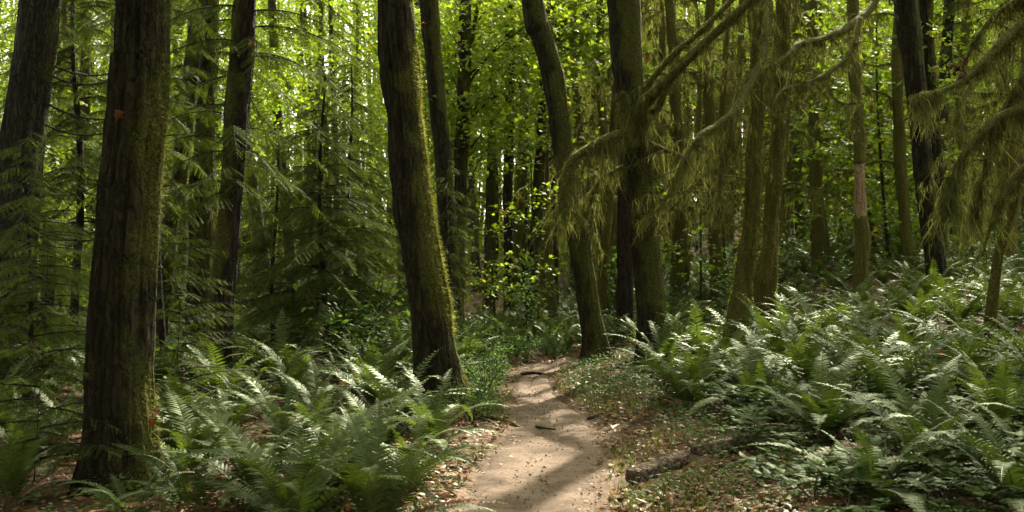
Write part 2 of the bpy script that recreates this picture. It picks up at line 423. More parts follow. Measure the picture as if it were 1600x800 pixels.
def tube(c, r, sides=12, lump=.08, ridge=0.0, seed=0.0, lumpf=2.0, cap=True, lobe=None):
    """c (n,3) centre line, r (n,) radii -> verts, quads, tris, normals"""
    n = len(c)
    d = nrm(np.gradient(c, axis=0))
    ref = np.array([0, 1.0, 0]) if abs(d[n // 2, 1]) < .8 else np.array([0, 0, 1.0])
    x = nrm(np.cross(ref[None], d)); y = np.cross(d, x)
    th = np.linspace(0, 2 * np.pi, sides, endpoint=False)
    ct, stn = np.cos(th), np.sin(th)
    nr = x[:, None] * ct[None, :, None] + y[:, None] * stn[None, :, None]
    s = np.concatenate([[0], np.cumsum(np.linalg.norm(np.diff(c, axis=0), axis=1))])
    R = np.broadcast_to(np.asarray(r)[:, None], (n, sides)).copy()
    if lump:
        q = np.stack([np.broadcast_to(ct * 1.1, (n, sides)), np.broadcast_to(stn * 1.1, (n, sides)), np.broadcast_to(s[:, None] * lumpf, (n, sides))], -1) + seed
        R *= 1 + lump * fbm(q, 3)
    if ridge:
        q = np.stack([np.broadcast_to(ct * 5.5, (n, sides)), np.broadcast_to(stn * 5.5, (n, sides)), np.broadcast_to(s[:, None] * .55, (n, sides))], -1) + seed * 1.7
        q2 = q + .6 * vnoise(q * .6 + 31)[..., None]
        R += 1.5 * ridge * (1 - 2.4 * np.abs(vnoise(q2))) + .9 * ridge * (1 - 2 * np.abs(vnoise(q2 * np.array([1.9, 1.9, 2.6]) + 7))) + .5 * ridge * vnoise(q * np.array([3.5, 3.5, 2.7]) + 3)
    if lobe is not None:
        R *= 1 + lobe[:, None] * (.55 * np.cos(4 * th + seed) + .45 * np.cos(7 * th + 2 * seed) + .3)[None]
    v = c[:, None] + nr * R[..., None]
    i = np.arange(n - 1)[:, None] * sides
    j = np.arange(sides)[None]
    k = (j + 1) % sides
    quads = np.stack([i + j, i + k, i + sides + k, i + sides + j], -1).reshape(-1, 4)
    v = v.reshape(-1, 3); tris = []
    if cap:
        v = np.vstack([v, c[-1][None] + d[-1][None] * r[-1] * .4, c[0][None]])
        b = (n - 1) * sides
        tris = [(b + a, b + (a + 1) % sides, len(v) - 2) for a in range(sides)] + [((a + 1) % sides, a, len(v) - 1) for a in range(sides)]
    return v, quads, tris, nr.reshape(-1, 3)

def mossmask(v, nr, direc=(.75, .25, .35), base=.0, seed=0):
    m = nr @ nrm(np.array(direc, float)) * .5 + .5
    m = m * .9 + base + .35 * fbm(v[:len(nr)] * 1.6 + seed, 2)
    return np.clip(m, 0, 1)

def fuzz(g, v, nr, mask, n, ln=(.015, .045), thr=.62, seed=0, down=.5, wd=1.0):
    """short moss hairs where the mask is high"""
    rg = np.random.default_rng(100 + seed)
    idx = np.nonzero(mask > thr)[0]
    if len(idx) < 4: return
    i = rg.choice(idx, n)
    p = v[i] + rg.normal(size=(n, 3)) * .012
    d = nr[i] + rg.normal(size=(n, 3)) * .45 + np.array([0, 0, -down])
    R = frames(d, sphere_dirs(n, rg)) * rg.uniform(*ln, n)[:, None, None]
    R[:, :, 0] *= wd * .7
    g.scatter(HAIR, R, p, 0, np.clip(.5 + .35 * fbm(p * 9, 2) + rg.normal(size=n) * .12, 0, 1))

def drape(g, pts, n_, ln=(.1, .6), wd=.012, seed=0, spread=.03, clump=.12):
    """hanging moss below a limb's points; strands gather into clumps that share one length"""
    rg = np.random.default_rng(seed + 900)
    n = int(n_ * .66); wd = wd * .40
    pts = np.asarray(pts)
    seg = np.linalg.norm(np.diff(pts, axis=0), axis=1)
    L = seg.sum()
    nc = max(3, int(L / clump))
    cs = rg.uniform(0, L, nc); cl = rg.uniform(0, 1, nc) ** 2.6 * (ln[1] - ln[0]) + ln[0]
    k = rg.integers(0, nc, n)
    s = np.clip(cs[k] + rg.normal(size=n) * clump * .45, 0, L)
    cum = np.concatenate([[0], np.cumsum(seg)])
    p = np.stack([np.interp(s, cum, pts[:, a]) for a in range(3)], -1)
    p = p + rg.normal(size=(n, 3)) * np.array([spread, spread, spread * .6])
    l = cl[k] * np.exp(-((s - cs[k]) / (clump * .6)) ** 2) * rg.uniform(.1, 1.1, n) ** 1.3 + rg.uniform(.02, .08, n)
    a = rg.uniform(0, 2 * np.pi, n)
    R = np.zeros((n, 3, 3))
    ww = wd * rg.uniform(.5, 1.5, n)
    R[:, 0, 0] = np.cos(a) * ww; R[:, 1, 0] = np.sin(a) * ww
    R[:, 2, 2] = l
    shx, shy = rg.normal(size=nc) * .16, rg.normal(size=nc) * .16
    R[:, 0, 2] = (shx[k] + rg.normal(size=n) * .14) * l; R[:, 1, 2] = (shy[k] + rg.normal(size=n) * .14) * l
    tn_ = np.clip(rg.normal(.5, .25, n), 0, 1)
    zf = np.array([0, .25, .5, .75, 1.0]); wf = np.array([.6, 1, .9, .6, .1])
    wob = np.cumsum(rg.normal(size=(n, 5, 3)) * np.array([.085, .085, .03]), axis=1) * l[:, None, None]
    wob[:, 0] = 0
    cen = p[:, None] - R[:, :, 2][:, None] * zf[None, :, None] + wob
    V = np.stack([cen - R[:, :, 0][:, None] * wf[None, :, None], cen + R[:, :, 0][:, None] * wf[None, :, None]], 2).reshape(-1, 3)
    qd = np.array([(2 * m, 2 * m + 1, 2 * m + 3, 2 * m + 2) for m in range(4)])
    g.add(V, None, (qd[None] + (np.arange(n) * 10)[:, None, None]).reshape(-1, 4), 0, np.repeat(tn_, 10))
    # tangled hairs that stick out of the strands
    m = n * 4
    j = rg.integers(0, n, m)
    u = rg.uniform(0, .85, m)[:, None]
    iu = rg.integers(0, 4, m); p2 = cen[j, iu] + (cen[j, iu + 1] - cen[j, iu]) * rg.random((m, 1))
    d2 = sphere_dirs(m, rg) * np.array([1, 1, .7]) + np.array([0, 0, -.7])
    R2 = frames(d2, sphere_dirs(m, rg), rg.uniform(.012, .038, m) * min(1.5, wd / .005))
    R2[:, :, 0] *= 1.5
    g.scatter(HAIR, R2, p2, 0, np.clip(tn_[j] + rg.normal(size=m) * .15, 0, 1))

# ------------------------------------------------------------------ terrain
xs = np.unique(np.round(np.concatenate([np.arange(-9, 11, .11), np.arange(-40, 40, 1.0), np.arange(-160, 161, 10)]), 3))
ys = np.unique(np.round(np.concatenate([np.arange(4, 24, .11), np.arange(-16, 60, .8), np.arange(60, 221, 5)]), 3))
X, Y = np.meshgrid(xs, ys)
Z = h(X, Y)
pdist = pathdist(X.ravel(), Y.ravel()).reshape(X.shape)
Z = Z + .025 * fbm(np.stack([X * 2.7, Y * 2.7, 0 * X], -1), 3) * sstep(pdist, .0, .4) - .07 * sstep(-pdist, .07, .2)
nx, ny = len(xs), len(ys)
i = (np.arange(ny - 1)[:, None] * nx + np.arange(nx - 1)[None])
quads = np.stack([i, i + 1, i + nx + 1, i + nx], -1).reshape(-1, 4)
g = G().add(np.stack([X, Y, Z], -1), None, quads, moss=((1 - sstep(pdist, -.05, .5)) * (1 - .75 * sstep(Y, 10, 13.5))).ravel())
tag(g.build('ground', M['soil'], smooth=True), kind='structure')

pp = spline(np.stack([PATHK[:, 1], PATHK[:, 0], PATHK[:, 2]], -1), .10)
pp = pp[(pp[:, 1] > -11)]
tan = nrm(np.gradient(pp[:, :2], axis=0)); nor = np.stack([tan[:, 1], -tan[:, 0]], -1)
us = np.linspace(-1, 1, 23)
n = len(pp)
edge = 1 + .09 * fbm(np.stack([pp[:, 1] * 1.9, pp[:, 0], 0 * pp[:, 0]], -1), 4)
edge2 = 1 + .09 * fbm(np.stack([pp[:, 1] * 1.9 + 50, pp[:, 0], 0 * pp[:, 0]], -1), 3)
off = np.where(us[None] < 0, us[None] * (pp[:, 2] * edge)[:, None], us[None] * (pp[:, 2] * edge2)[:, None]) * 1.08
PX_ = pp[:, None, :2] + nor[:, None] * off[..., None]
px_, py_ = PX_[..., 0], PX_[..., 1]
pz_ = h(px_, py_) + .012 - .07 * np.abs(us[None]) ** 6 + .010 * fbm(np.stack([px_ * 1.6, py_ * 1.6, 0 * px_ + 4], -1), 4) + .006 * vnoise(np.stack([px_ * 14, py_ * 14, 0 * px_], -1)) - .03 * np.exp(-((us[None] + .1) / .35) ** 2)
i = (np.arange(n - 1)[:, None] * 23 + np.arange(22)[None])
g = G().add(np.stack([px_, py_, pz_], -1), None, np.stack([i, i + 1, i + 24, i + 23], -1).reshape(-1, 4))
tag(g.build('path', M['dirt'], smooth=True), kind='structure')

# ------------------------------------------------------------------ where the sun must get through the canopy
ZONES = [(.3, 9.5, 1.1, 4.0), (.5, 15, 1.0, 3.0), (-1.4, 8.6, 1.9, 1.6), (-.9, 10.8, 1.0, 1.2), (-1.4, 9.6, 1.0, 1.3), (-2.3, 7.9, 1.0, 1.4), (.9, 15.6, .9, 1.4), (-.2, 13.4, 1.0, 1.6),
         (1.6, 14, .9, 1.4), (-2.9, 6.6, .6, 1.2), (-3.9, 4.8, .7, 1.6), (-.5, 21, 3, 2.5)]
def sunlit(p, keep=.04, rg=None):
    """True for crown points that may stay (they do not close a canopy gap)"""
    gq = p[:, :2] - S[None, :2] / S[2] * (p[:, 2:3] - .5)
    inside = np.zeros(len(p), bool)
    for (cx, cy_, rx, ry) in ZONES:
        inside |= ((gq[:, 0] - cx) / rx) ** 2 + ((gq[:, 1] - cy_) / ry) ** 2 < 1
    return ~inside | ((rg or RNG).random(len(p)) < keep)

def layered_leaves(g, rg, n_spray, per, cen, rad, zlo, zhi, size=.16, tpl=LEAF, mat=0, origin=None, tilt=.45, shape=0.6, cull=True, reach=.9, low=0.0):
    """broadleaf foliage: twigs spread flat, each carrying leaves; clumped into uneven masses"""
    nc = max(6, n_spray // 9)
    a = rg.uniform(0, 2 * np.pi, nc); q = np.sqrt(rg.uniform(.02, 1, nc))
    z = rg.uniform(0, 1, nc)
    rr = rad * q * (1 - shape * np.abs(z - .45))
    cc = np.stack([cen[0] + rr * np.cos(a), cen[1] + rr * np.sin(a), zlo + (zhi - zlo) * z], -1)
    k = rg.integers(0, nc, n_spray)
    sc = cc[k] + rg.normal(size=(n_spray, 3)) * np.array([.55, .55, .22]) * min(1, rad / 2)
    sa = rg.uniform(0, 2 * np.pi, n_spray)
    sd = np.stack([np.cos(sa), np.sin(sa), rg.normal(size=n_spray) * .15 - .08], -1)
    t = rg.uniform(0, 1, (n_spray, per))
    sid = rg.choice([-1, 1], (n_spray, per)) * rg.uniform(.02, .22, (n_spray, per))
    side = np.stack([-np.sin(sa), np.cos(sa), 0 * sa], -1)
    p = sc[:, None] + sd[:, None] * (t * reach)[..., None] + side[:, None] * sid[..., None]
    p[..., 2] -= .10 * t ** 2 + rg.uniform(0, .10, t.shape)
    p = p.reshape(-1, 3)
    dirs = (sd[:, None] * .6 + side[:, None] * (np.sign(sid) * .8)[..., None]).reshape(-1, 3) + rg.normal(size=(len(p), 3)) * .25
    dirs[:, 2] -= .25
    nr = np.array([0, 0, 1.0]) + rg.normal(size=(len(p), 3)) * tilt
    org = np.zeros(3) if origin is None else origin
    keep = sunlit(p + org, rg=rg) if cull else np.ones(len(p), bool)
    p, dirs, nr = p[keep], dirs[keep], nr[keep]
    tint = np.clip(np.repeat(rg.normal(.5, .16, n_spray), per)[keep] + rg.normal(size=len(p)) * .13, 0, .97)
    yel = rg.random(len(p)) < .004
    tint[yel] = 1
    g.scatter(tpl, frames(dirs, nr, size * rg.uniform(.6, 1.25, len(p))), p, mat, tint)
    return sc, sd

# ------------------------------------------------------------------ trees
def profile(n, s, r, flare=.55, fl=.5):
    return r * (1 + flare * np.exp(-s / fl))

def trunk_mesh(c, r, base, mat, moss, parent, sides, lump, ridge, seed, fz=0, fzln=(.015, .045), thr=.62, mdir=(.75, .25, .35), name='trunk', lobe=None):
    """c in world, stored relative to base"""
    v, q, t, nr = tube(c - base, r, sides, lump, ridge, seed, lobe=lobe)
    mk = mossmask(v, nr, mdir, moss, seed)
    full = np.concatenate([mk, np.zeros(len(v) - len(mk))])
    tr = G().add(v, t, q, moss=full).build(name, mat, parent, smooth=True)
    if fz:
        gg = G(); fuzz(gg, v, nr, mk, fz, fzln, thr, int(seed * 10))
        gg.build('moss', M['moss'], parent if name == 'trunk' else tr)
    return tr

def pix_path(pts, d, top=None, lean=0.0, rtop=.5):
    """pixel outline (x, y, width) at depth d -> base point, centre line with radius; goes on above the frame to height top"""
    a = []
    for px, py, wd in pts:
        p = P(px, py, d)
        a.append([p[0], d, p[2], wd / F * d / 2])
    a = np.array(a)
    a = a[np.argsort(a[:, 2])]
    bx = a[0, 0] - (a[1, 0] - a[0, 0]) / (a[1, 2] - a[0, 2]) * (a[0, 2] - 0)*.0
    gz = h1(bx, d)
    if a[0, 2] > gz + .05:
        k = (a[0, 2] - gz)
        sl = (a[1, 0] - a[0, 0]) / (a[1, 2] - a[0, 2])
        a = np.vstack([[a[0, 0] - sl * k * .7, d, gz - .25, a[0, 3] * 1.12], a])
    else:
        a[0, 2] = gz - .25
    if top:
        sl = np.clip((a[-1, 0] - a[-2, 0]) / (a[-1, 2] - a[-2, 2]), -.25, .25)
        for f in (.4, .7, 1):
            zz = a[-1, 2] + 0
            z2 = a[-1, 2] + (top - a[-1, 2]) * f
            a = np.vstack([a, [a[-1, 0] + sl * .6 * (z2 - zz), d + lean * (z2 - zz), z2, a[-1, 3] * (1 - .35 * f)]])
    return a

def hero_tree(kind, label, cat, pts, d, top=16, bark='bark_maple', moss=.0, sides=40, lump=.10, ridge=.010, step=.05, fz=0, thr=.62, fzln=(.015, .045), mdir=(.75, .25, .35), flare=.35, seed=1.0, crown=None, group=None):
    a = pix_path(pts, d, top)
    c = spline(a, step)
    s = c[:, 2] - c[0, 2]
    base = np.array([c[0, 0], d, h1(c[0, 0], d)])
    r = np.maximum(c[:, 3], .012) * (1 + flare * np.exp(-np.maximum(s - .2, 0) / .35))
    o = empty(kind, base)
    tag(o, label, cat, group)
    trunk_mesh(c[:, :3], r, base, M[bark], moss, o, sides, lump, ridge, seed, fz, fzln, thr, mdir, lobe=.30 * np.exp(-np.maximum(s - .2, 0) / .30))
    if crown:
        crown(o, base, c)
    return o, base, c

def canopy(zlo=9, zhi=17, rad=3.6, n=230, per=10, size=.24, mat='canopy_leaf', tpl=DIA, seed=0, off=(0, 0)):
    def f(o, base, c):
        rg = np.random.default_rng(seed + 50)
        top = c[-1, :3] - base
        g = G()
        cen = (top[0] + off[0], top[1] + off[1])
        layered_leaves(g, rg, n, per, cen, rad, zlo, zhi, size, tpl, origin=base, tilt=.6)
        g.build('crown', M[mat], o)
    return f

def low_maple(parts, seed=0, limbs=True):
    """crown of leaf layers: list of (cx, cy, rad, zlo, zhi, n, per, size)"""
    def f(o, base, c):
        rg = np.random.default_rng(seed + 70)
        g = G(); tw = G()
        for (cx, cy_, rad, zlo, zhi, nn, per, size) in parts:
            sc, sd = layered_leaves(g, rg, nn, per, (cx, cy_), rad, zlo, zhi, size, LEAF, origin=base, tilt=.5)
            if limbs:
                for k in rg.choice(len(sc), min(len(sc), 10), replace=False):
                    zt = max(.5, sc[k, 2] - rg.uniform(.6, 1.8))
                    jx = np.interp(zt + base[2], c[:, 2], c[:, 0]) - base[0]
                    p0 = np.array([jx, 0, zt]); p1 = sc[k] + sd[k] * .4
                    mid = (p0 + p1) / 2 + np.array([0, 0, .25])
                    cc = spline([p0, mid, p1], .15)
                    v, q, t, nr = tube(cc, np.linspace(.022, .005, len(cc)), 5, 0, cap=False)
                    tw.add(v, None, q, moss=.4)
        g.build('crown', M['maple_leaf'], o)
        tw.build('branches', M['bark_maple'], o, smooth=True)
    return f

def limb(tree, base, pts, d0, d1, moss_n=700, ln=(.08, .5), fz=1200, seed=0, bark='limb_moss', sides=10, lumpy=.34, drape_w=.011, dp=None):
    """moss hung limb: pts are (x, y, width) seen at depths d0..d1"""
    n = len(pts)
    a = []
    for k, (px, py, wd) in enumerate(pts):
        d = d0 + (d1 - d0) * k / (n - 1) if dp is None else dp[k]
        p = P(px, py, d)
        a.append([*p, wd * .74 / F * d / 2])
    c = spline(np.array(a), .04)
    cc = c[:, :3] - base
    v, q, t, nr = tube(cc, np.maximum(c[:, 3], .006), sides, lumpy, 0, seed * 3.1, lumpf=4)
    mk = np.clip(.95 + .3 * nr[:, 2] + .2 * fbm(v[:len(nr)] * 3, 2), 0, 1)
    gl = G().add(v, t, q, moss=np.concatenate([mk, [.6, .6]]))
    rg = np.random.default_rng(seed + 333)
    side = []
    ntw = int(np.linalg.norm(np.diff(cc, axis=0), axis=1).sum() * 6) if moss_n else 0
    for k in range(ntw):
        p0 = cc[int(rg.uniform(.12, 1) * (len(cc) - 1))]
        Lt = rg.uniform(.2, .75)
        a1 = rg.uniform(0, 2 * np.pi); u_ = np.linspace(0, 1, 12)
        up = rg.uniform(-.2, .6)
        ct_ = p0 + np.stack([np.cos(a1 + u_ * rg.normal()) * Lt * u_, np.sin(a1 + u_ * rg.normal()) * Lt * u_ * .7, Lt * (up * u_ - rg.uniform(.4, 1.3) * u_ ** 2)], -1) + fbm(np.stack([u_ * 3, 0 * u_ + k, 0 * u_ + seed], -1), 2)[:, None] * .03
        ct_[0] = p0
        v_, q_, t_, n_ = tube(ct_, np.linspace(.011, .003, 12), 5, .3, 0, k)
        gl.add(v_, t_, q_, moss=.8)
        side.append(ct_)
    o = gl.build('limb', M[bark], tree, smooth=True)
    if fz:
        g = G(); fuzz(g, v, nr, mk, fz, (.015, .05), .3, seed + 40, down=.9); g.build('moss', M['moss'], o)
    if moss_n:
        g = G(); drape(g, cc - np.array([0, 0, .01]), moss_n, ln, drape_w, seed)
        for k, ct_ in enumerate(side): drape(g, ct_, 55, (.04, ln[1] * .5), drape_w, seed * 31 + k, .012, .10)
        g.build('hanging_moss', M['drape'], o)
    return o, cc

def conifer_crown(rg, zlo, zhi, nb, L0, L1, droop=.45, tpl=TWIG, tw=.30, step=.055, hx=lambda z: 0.0, az=None, cull=None, sparse=1.0):
    """drooping flat sprays around a stem -> needle geometry and branch geometry"""
    g, b = G(), G()
    for k in range(nb):
        z = zlo + (zhi - zlo) * ((k + rg.uniform(0, 1)) / nb)
        f = (z - zlo) / (zhi - zlo)
        L = (L0 * (1 - f) + L1 * f) * rg.uniform(.7, 1.2)
        a = rg.uniform(0, 2 * np.pi) if az is None else rg.uniform(*az)
        up = rg.uniform(-.05, .35)
        t = np.linspace(0, 1, 14)
        hr = L * t
        bend = rg.normal() * .25
        ang = a + bend * t
        c = np.stack([hx(z) + np.cos(ang) * hr, np.sin(ang) * hr, z + up * hr - droop * L * t ** 2.0], -1)
        v, q, tt, nr = tube(c, np.linspace(.004 + .006 * L, .002, 14), 4, 0, cap=False)
        b.add(v, None, q)
        m = int(L / step)
        ts = np.repeat(np.linspace(.10, 1, m), 2)
        keep = rg.random(len(ts)) < sparse
        ts = ts[keep]; sg = np.tile([-1, 1], m)[keep]
        nn = len(ts)
        if nn == 0: continue
        p = np.stack([np.interp(ts, t, c[:, j]) for j in range(3)], -1)
        d = np.stack([np.interp(ts, t, np.gradient(c[:, j])) for j in range(3)], -1); d = nrm(d)
        sd = nrm(np.cross(d, np.array([0, 0, 1.0])[None]))
        l = tw * L ** .5 * (1.05 - ts) ** .6 * rg.uniform(.6, 1.2, nn) + .04
        dd = d * .65 + sd * sg[:, None] * .8 + rg.normal(size=(nn, 3)) * .14 + np.array([0, 0, -.42]) + np.array([0, 0, -.35]) * rg.random((nn, 1))
        nrr = np.array([0, 0, .8]) + sd * sg[:, None] * .35 + rg.normal(size=(nn, 3)) * .45
        g.scatter(tpl, frames(dd, nrr, l), p, 0, np.clip(rg.normal(.35 + .35 * ts, .15), 0, 1))
    return g, b

def finish_conifer(o, g, b, bark='twig'):
    g.build('foliage', M['hemlock'], o)
    b.build('branches', M[bark], o, smooth=True)

# ---- the big trunks along the path
T1, b1, c1 = hero_tree('maple_tree', 'massive dark trunk with a yellow moss strip down one edge, ferns at its foot', 'tree',
    [(190, 775, 108.4), (188, 690, 92.9), (187, 600, 89.4), (191, 500, 88.6), (195, 400, 86.0), (203, 300, 83.4), (212, 200, 82.6), (219, 100, 80.0), (226, 0, 72.2)], 7.2,
    sides=150, lump=.085, ridge=.013, step=.022, fzln=(.02, .06), fz=13000, thr=.66, moss=-.08, mdir=(.97, -.05, .1), seed=2.0, flare=.28, crown=canopy(8, 16, 4.2, 420, 10, seed=1))
T3, b3, c3 = hero_tree('maple_tree', 'thick wavy mossy trunk beside the path with a bright moss fringe along its sunny edge', 'tree',
    [(690, 645, 61.4), (686, 600, 57.7), (676, 500, 57.7), (658, 400, 57.7), (643, 300, 53.9), (634, 200, 52.1), (624, 100, 53.9), (617, 0, 50.2)], 11.4,
    sides=110, lump=.12, ridge=.012, step=.026, fz=42000, thr=.66, moss=.04, mdir=(.95, .25, .1), seed=5.0, flare=.38, fzln=(.018, .06), crown=canopy(8.5, 17, 3.8, 380, 10, seed=2, off=(0, 1)))
T8, b8, c8 = hero_tree('maple_tree', 'curved mossy trunk leaning over the bend of the path', 'tree',
    [(934, 570, 36), (928, 530, 31), (918, 470, 31), (908, 400, 30), (895, 320, 31), (880, 230, 31), (865, 130, 31), (846, 50, 33), (832, 0, 34)], 17.0,
    sides=56, lump=.08, ridge=.010, step=.05, fz=9000, thr=.6, moss=.38, mdir=(.85, .1, .1), seed=8.0, flare=.6, fzln=(.015, .05), crown=canopy(9, 18, 3.2, 260, 10, seed=3))
T9, b9, c9 = hero_tree('maple_tree', 'straight mossy trunk holding long moss draped limbs over the fern slope', 'tree',
    [(1021, 575, 46), (1019, 500, 43), (1009, 400, 41), (1003, 300, 40), (994, 215, 40), (980, 100, 43), (974, 0, 49)], 15.5,
    sides=60, lump=.08, ridge=.010, step=.05, fz=9000, thr=.6, moss=.34, mdir=(.85, .1, .1), seed=11.0, flare=.25, fzln=(.015, .05), crown=canopy(8, 17, 3.4, 260, 10, seed=4))
T2, b2, c2 = hero_tree('hemlock_tree', 'dark slim trunk behind the pale sunlit hemlock sprays', 'tree',
    [(341, 610, 42), (342, 540, 36), (348, 450, 38), (357, 350, 34), (365, 250, 32), (372, 150, 38), (382, 0, 32)], 13.0,
    bark='bark_dark', sides=40, lump=.12, ridge=.008, moss=.05, fz=3000, thr=.66, mdir=(-.7, -.2, .1), seed=14.0, fzln=(.02, .05))
T0, b0, c0 = hero_tree('fir_tree', 'grey barked fir trunk standing beyond the massive dark trunk', 'tree',
    [(18, 520, 70), (20, 400, 66), (33, 250, 60), (48, 120, 58), (64, 0, 56)], 12.0,
    bark='bark_fir', sides=56, lump=.05, ridge=.012, moss=.0, seed=17.0, crown=canopy(9, 18, 3, 180, 10, seed=5, mat='hemlock', tpl=DIA))
hero_tree('maple_tree', 'leaning dark trunk in the shade just past the massive trunk', 'tree', [(266, 360, 22), (282, 260, 22), (298, 130, 24), (310, 0, 22)], 18.0, bark='bark_maple', moss=.1, seed=19., fz=1500)
hero_tree('maple_tree', 'bulging mossy trunk between the leaning dark trunk and the slim hemlock trunk', 'tree', [(312, 400, 30), (314, 330, 31), (317, 280, 35), (320, 200, 27), (326, 100, 26), (330, 0, 24)], 16.0, bark='bark_maple', moss=.2, lump=.2, seed=21., fz=2500)
T4, b4, c4 = hero_tree('maple_tree', 'slim brown trunk close behind the thick wavy trunk', 'tree',
    [(712, 505, 24), (707, 430, 25), (699, 330, 25), (690, 230, 25), (680, 120, 25), (670, 0, 27)], 19.0, sides=36, moss=.08, seed=23., fz=1500, crown=canopy(10, 18, 3, 200, 9, seed=6))
hero_tree('maple_tree', 'thin mossy stem half hidden by the thick wavy trunk', 'tree', [(676, 400, 13), (668, 300, 14), (660, 200, 15), (656, 100, 15), (655, 0, 15)], 24.0, sides=20, moss=.45, seed=24.)
T5, b5, c5 = hero_tree('maple_tree', 'dark forked trunk among the bright green maple leaves', 'tree',
    [(714, 510, 20), (716, 420, 19), (719, 330, 19), (722, 230, 20), (725, 120, 18), (727, 0, 16)], 21.0, sides=32, moss=.15, lump=.15, seed=26.,
    crown=low_maple([(-.4, 1.5, 1.5, 3.8, 7.5, 551, 12, .098), (.8, .5, 1.4, 4.0, 8.0, 464, 12, .098)], 1))
o, cc = limb(T5, b5, [(722, 105, 9), (735, 70, 9), (744, 25, 9), (752, -30, 8)], 21, 21, 0, fz=200, seed=3, bark='bark_maple')
T6, b6, c6 = hero_tree('maple_tree', 'straight thin trunk with a broken side stub amid bright maple leaves', 'tree',
    [(795, 505, 15), (795, 420, 14), (794, 320, 13), (795, 220, 12), (797, 100, 13), (795, 0, 14)], 24.0, sides=28, moss=.1, lump=.14, seed=28., bark='bark_dark',
    crown=low_maple([(.2, .8, 1.8, 4.4, 9.5, 667, 12, .098), (-1.2, 2.2, 1.7, 4.0, 8.5, 551, 12, .098), (1.2, 2.4, 1.5, 4.4, 8, 348, 12, .098)], 2))
limb(T6, b6, [(795, 100, 8), (785, 92, 9), (768, 86, 7), (757, 84, 5)], 24, 23.7, 0, fz=150, seed=4, bark='bark_dark')
T7, b7, c7 = hero_tree('maple_tree', 'dark trunk slanting up behind the curved path trunk', 'tree',
    [(829, 505, 20), (833, 420, 18), (840, 320, 17), (846, 220, 15), (852, 120, 13), (857, 0, 13)], 24.0, sides=28, moss=.1, lump=.10, seed=30., bark='bark_dark',
    crown=low_maple([(.5, 1.5, 1.7, 4.2, 9.5, 260, 12, .16)], 3))
hero_tree('fir_tree', 'greyish straight trunk behind the slanting dark trunk', 'tree', [(863, 500, 16), (865, 400, 15), (867, 300, 14), (869, 150, 13), (871, 0, 12)], 30.0, sides=20, bark='bark_fir', seed=31., moss=.1)
hero_tree('maple_tree', 'dark stem rising from the undergrowth midway along the far bend', 'tree', [(762, 505, 17), (765, 420, 18), (767, 330, 17), (768, 250, 14), (770, 150, 12)], 27.0, top=11, sides=20, bark='bark_far', seed=32., moss=.1, ridge=.006)
hero_tree('hemlock_tree', 'dark trunk directly behind the moss draped tree', 'tree', [(977, 490, 25), (978, 400, 25), (978, 300, 24), (976, 200, 22), (974, 60, 20)], 22.0, top=14, sides=28, bark='bark_dark', seed=33., moss=.02)
T10, b10, c10 = hero_tree('maple_tree', 'stout moss coated trunk, the taller of the close pair on the fern slope', 'tree',
    [(1197, 445, 27), (1203, 390, 23), (1208, 320, 21), (1214, 240, 21), (1219, 120, 21), (1224, 0, 23)], 17.0, sides=48, moss=.42, bark='bark_moss', lump=.34, seed=35., fz=6000, thr=.6, mdir=(-.6, -.4, .3), fzln=(.03, .09), crown=canopy(10, 17, 3.6, 380, 10, seed=7))
hero_tree('maple_tree', 'lumpy moss coated trunk, the shorter of the close pair on the fern slope', 'tree',
    [(1160, 440, 27), (1169, 390, 23), (1175, 320, 22), (1179, 240, 22), (1182, 170, 18), (1186, 60, 15)], 15.8, top=12, sides=48, moss=.5, bark='bark_moss', lump=.42, seed=37., fz=6000, thr=.6, mdir=(-.4, -.6, .3), fzln=(.03, .09))
T12, b12, c12 = hero_tree('maple_tree', 'clean brown trunk leaning away above the fern slope', 'tree',
    [(1464, 435, 28), (1456, 370, 28), (1446, 290, 28), (1437, 200, 28), (1427, 100, 30), (1416, 0, 34)], 20.0, sides=40, moss=.02, lump=.06, seed=39., bark='bark_maple', fz=900, crown=canopy(10, 17, 5.5, 760, 10, seed=8))
hero_tree('maple_tree', 'dark trunk crowded close behind the clean brown leaning trunk', 'tree', [(1467, 330, 20), (1460, 230, 20), (1452, 120, 20), (1446, 0, 20)], 25.0, sides=24, seed=41., moss=.15)
# the snag with bare wood
T11, b11, c11 = hero_tree('dead_snag', 'moss topped dead trunk with a band of bare orange wood', 'dead tree',
    [(1347, 430, 20), (1347, 380, 20), (1346, 355, 19), (1345, 345, 18), (1345, 338, 16)], 22.0, top=None, sides=32, moss=.35, bark='bark_moss', lump=.14, seed=43., fz=1600, thr=.5, fzln=(.02, .05))
def seg(o, base, pts, d, name, mat, moss, seed, lump=.1, sides=28, fz=0):
    a = np.array([[*P(x, y, d), wd / F * d / 2] for x, y, wd in pts]); a = a[np.argsort(a[:, 2])]
    c = spline(a, .05)
    trunk_mesh(c[:, :3], c[:, 3], base, M[mat], moss, o, sides, lump, .006, seed, fz, (.02, .05), .5, (-.3, -.7, .3), name)
seg(T11, b11, [(1345, 350, 17), (1344, 316, 16.5), (1343, 290, 15.5), (1343, 262, 14.5), (1343, 250, 13)], 22.0, 'bare_wood', 'snag_wood', 0, 44., .16)
_bw = bpy.data.objects['bare_wood'].data
_co = np.zeros(len(_bw.vertices) * 3, np.float32); _bw.vertices.foreach_get('co', _co); _co = _co.reshape(-1, 3)
_z = (_co[:, 2] - _co[:, 2].min()) / np.ptp(_co[:, 2])
_m = np.clip(1.25 - _z * 4.5, 0, 1) + np.clip(1.2 - (1 - _z) * 8, 0, 1) + .5 * fbm(_co * 6, 2)
_bw.attributes['moss'].data.foreach_set('value', np.clip(_m, 0, 1).astype(np.float32))
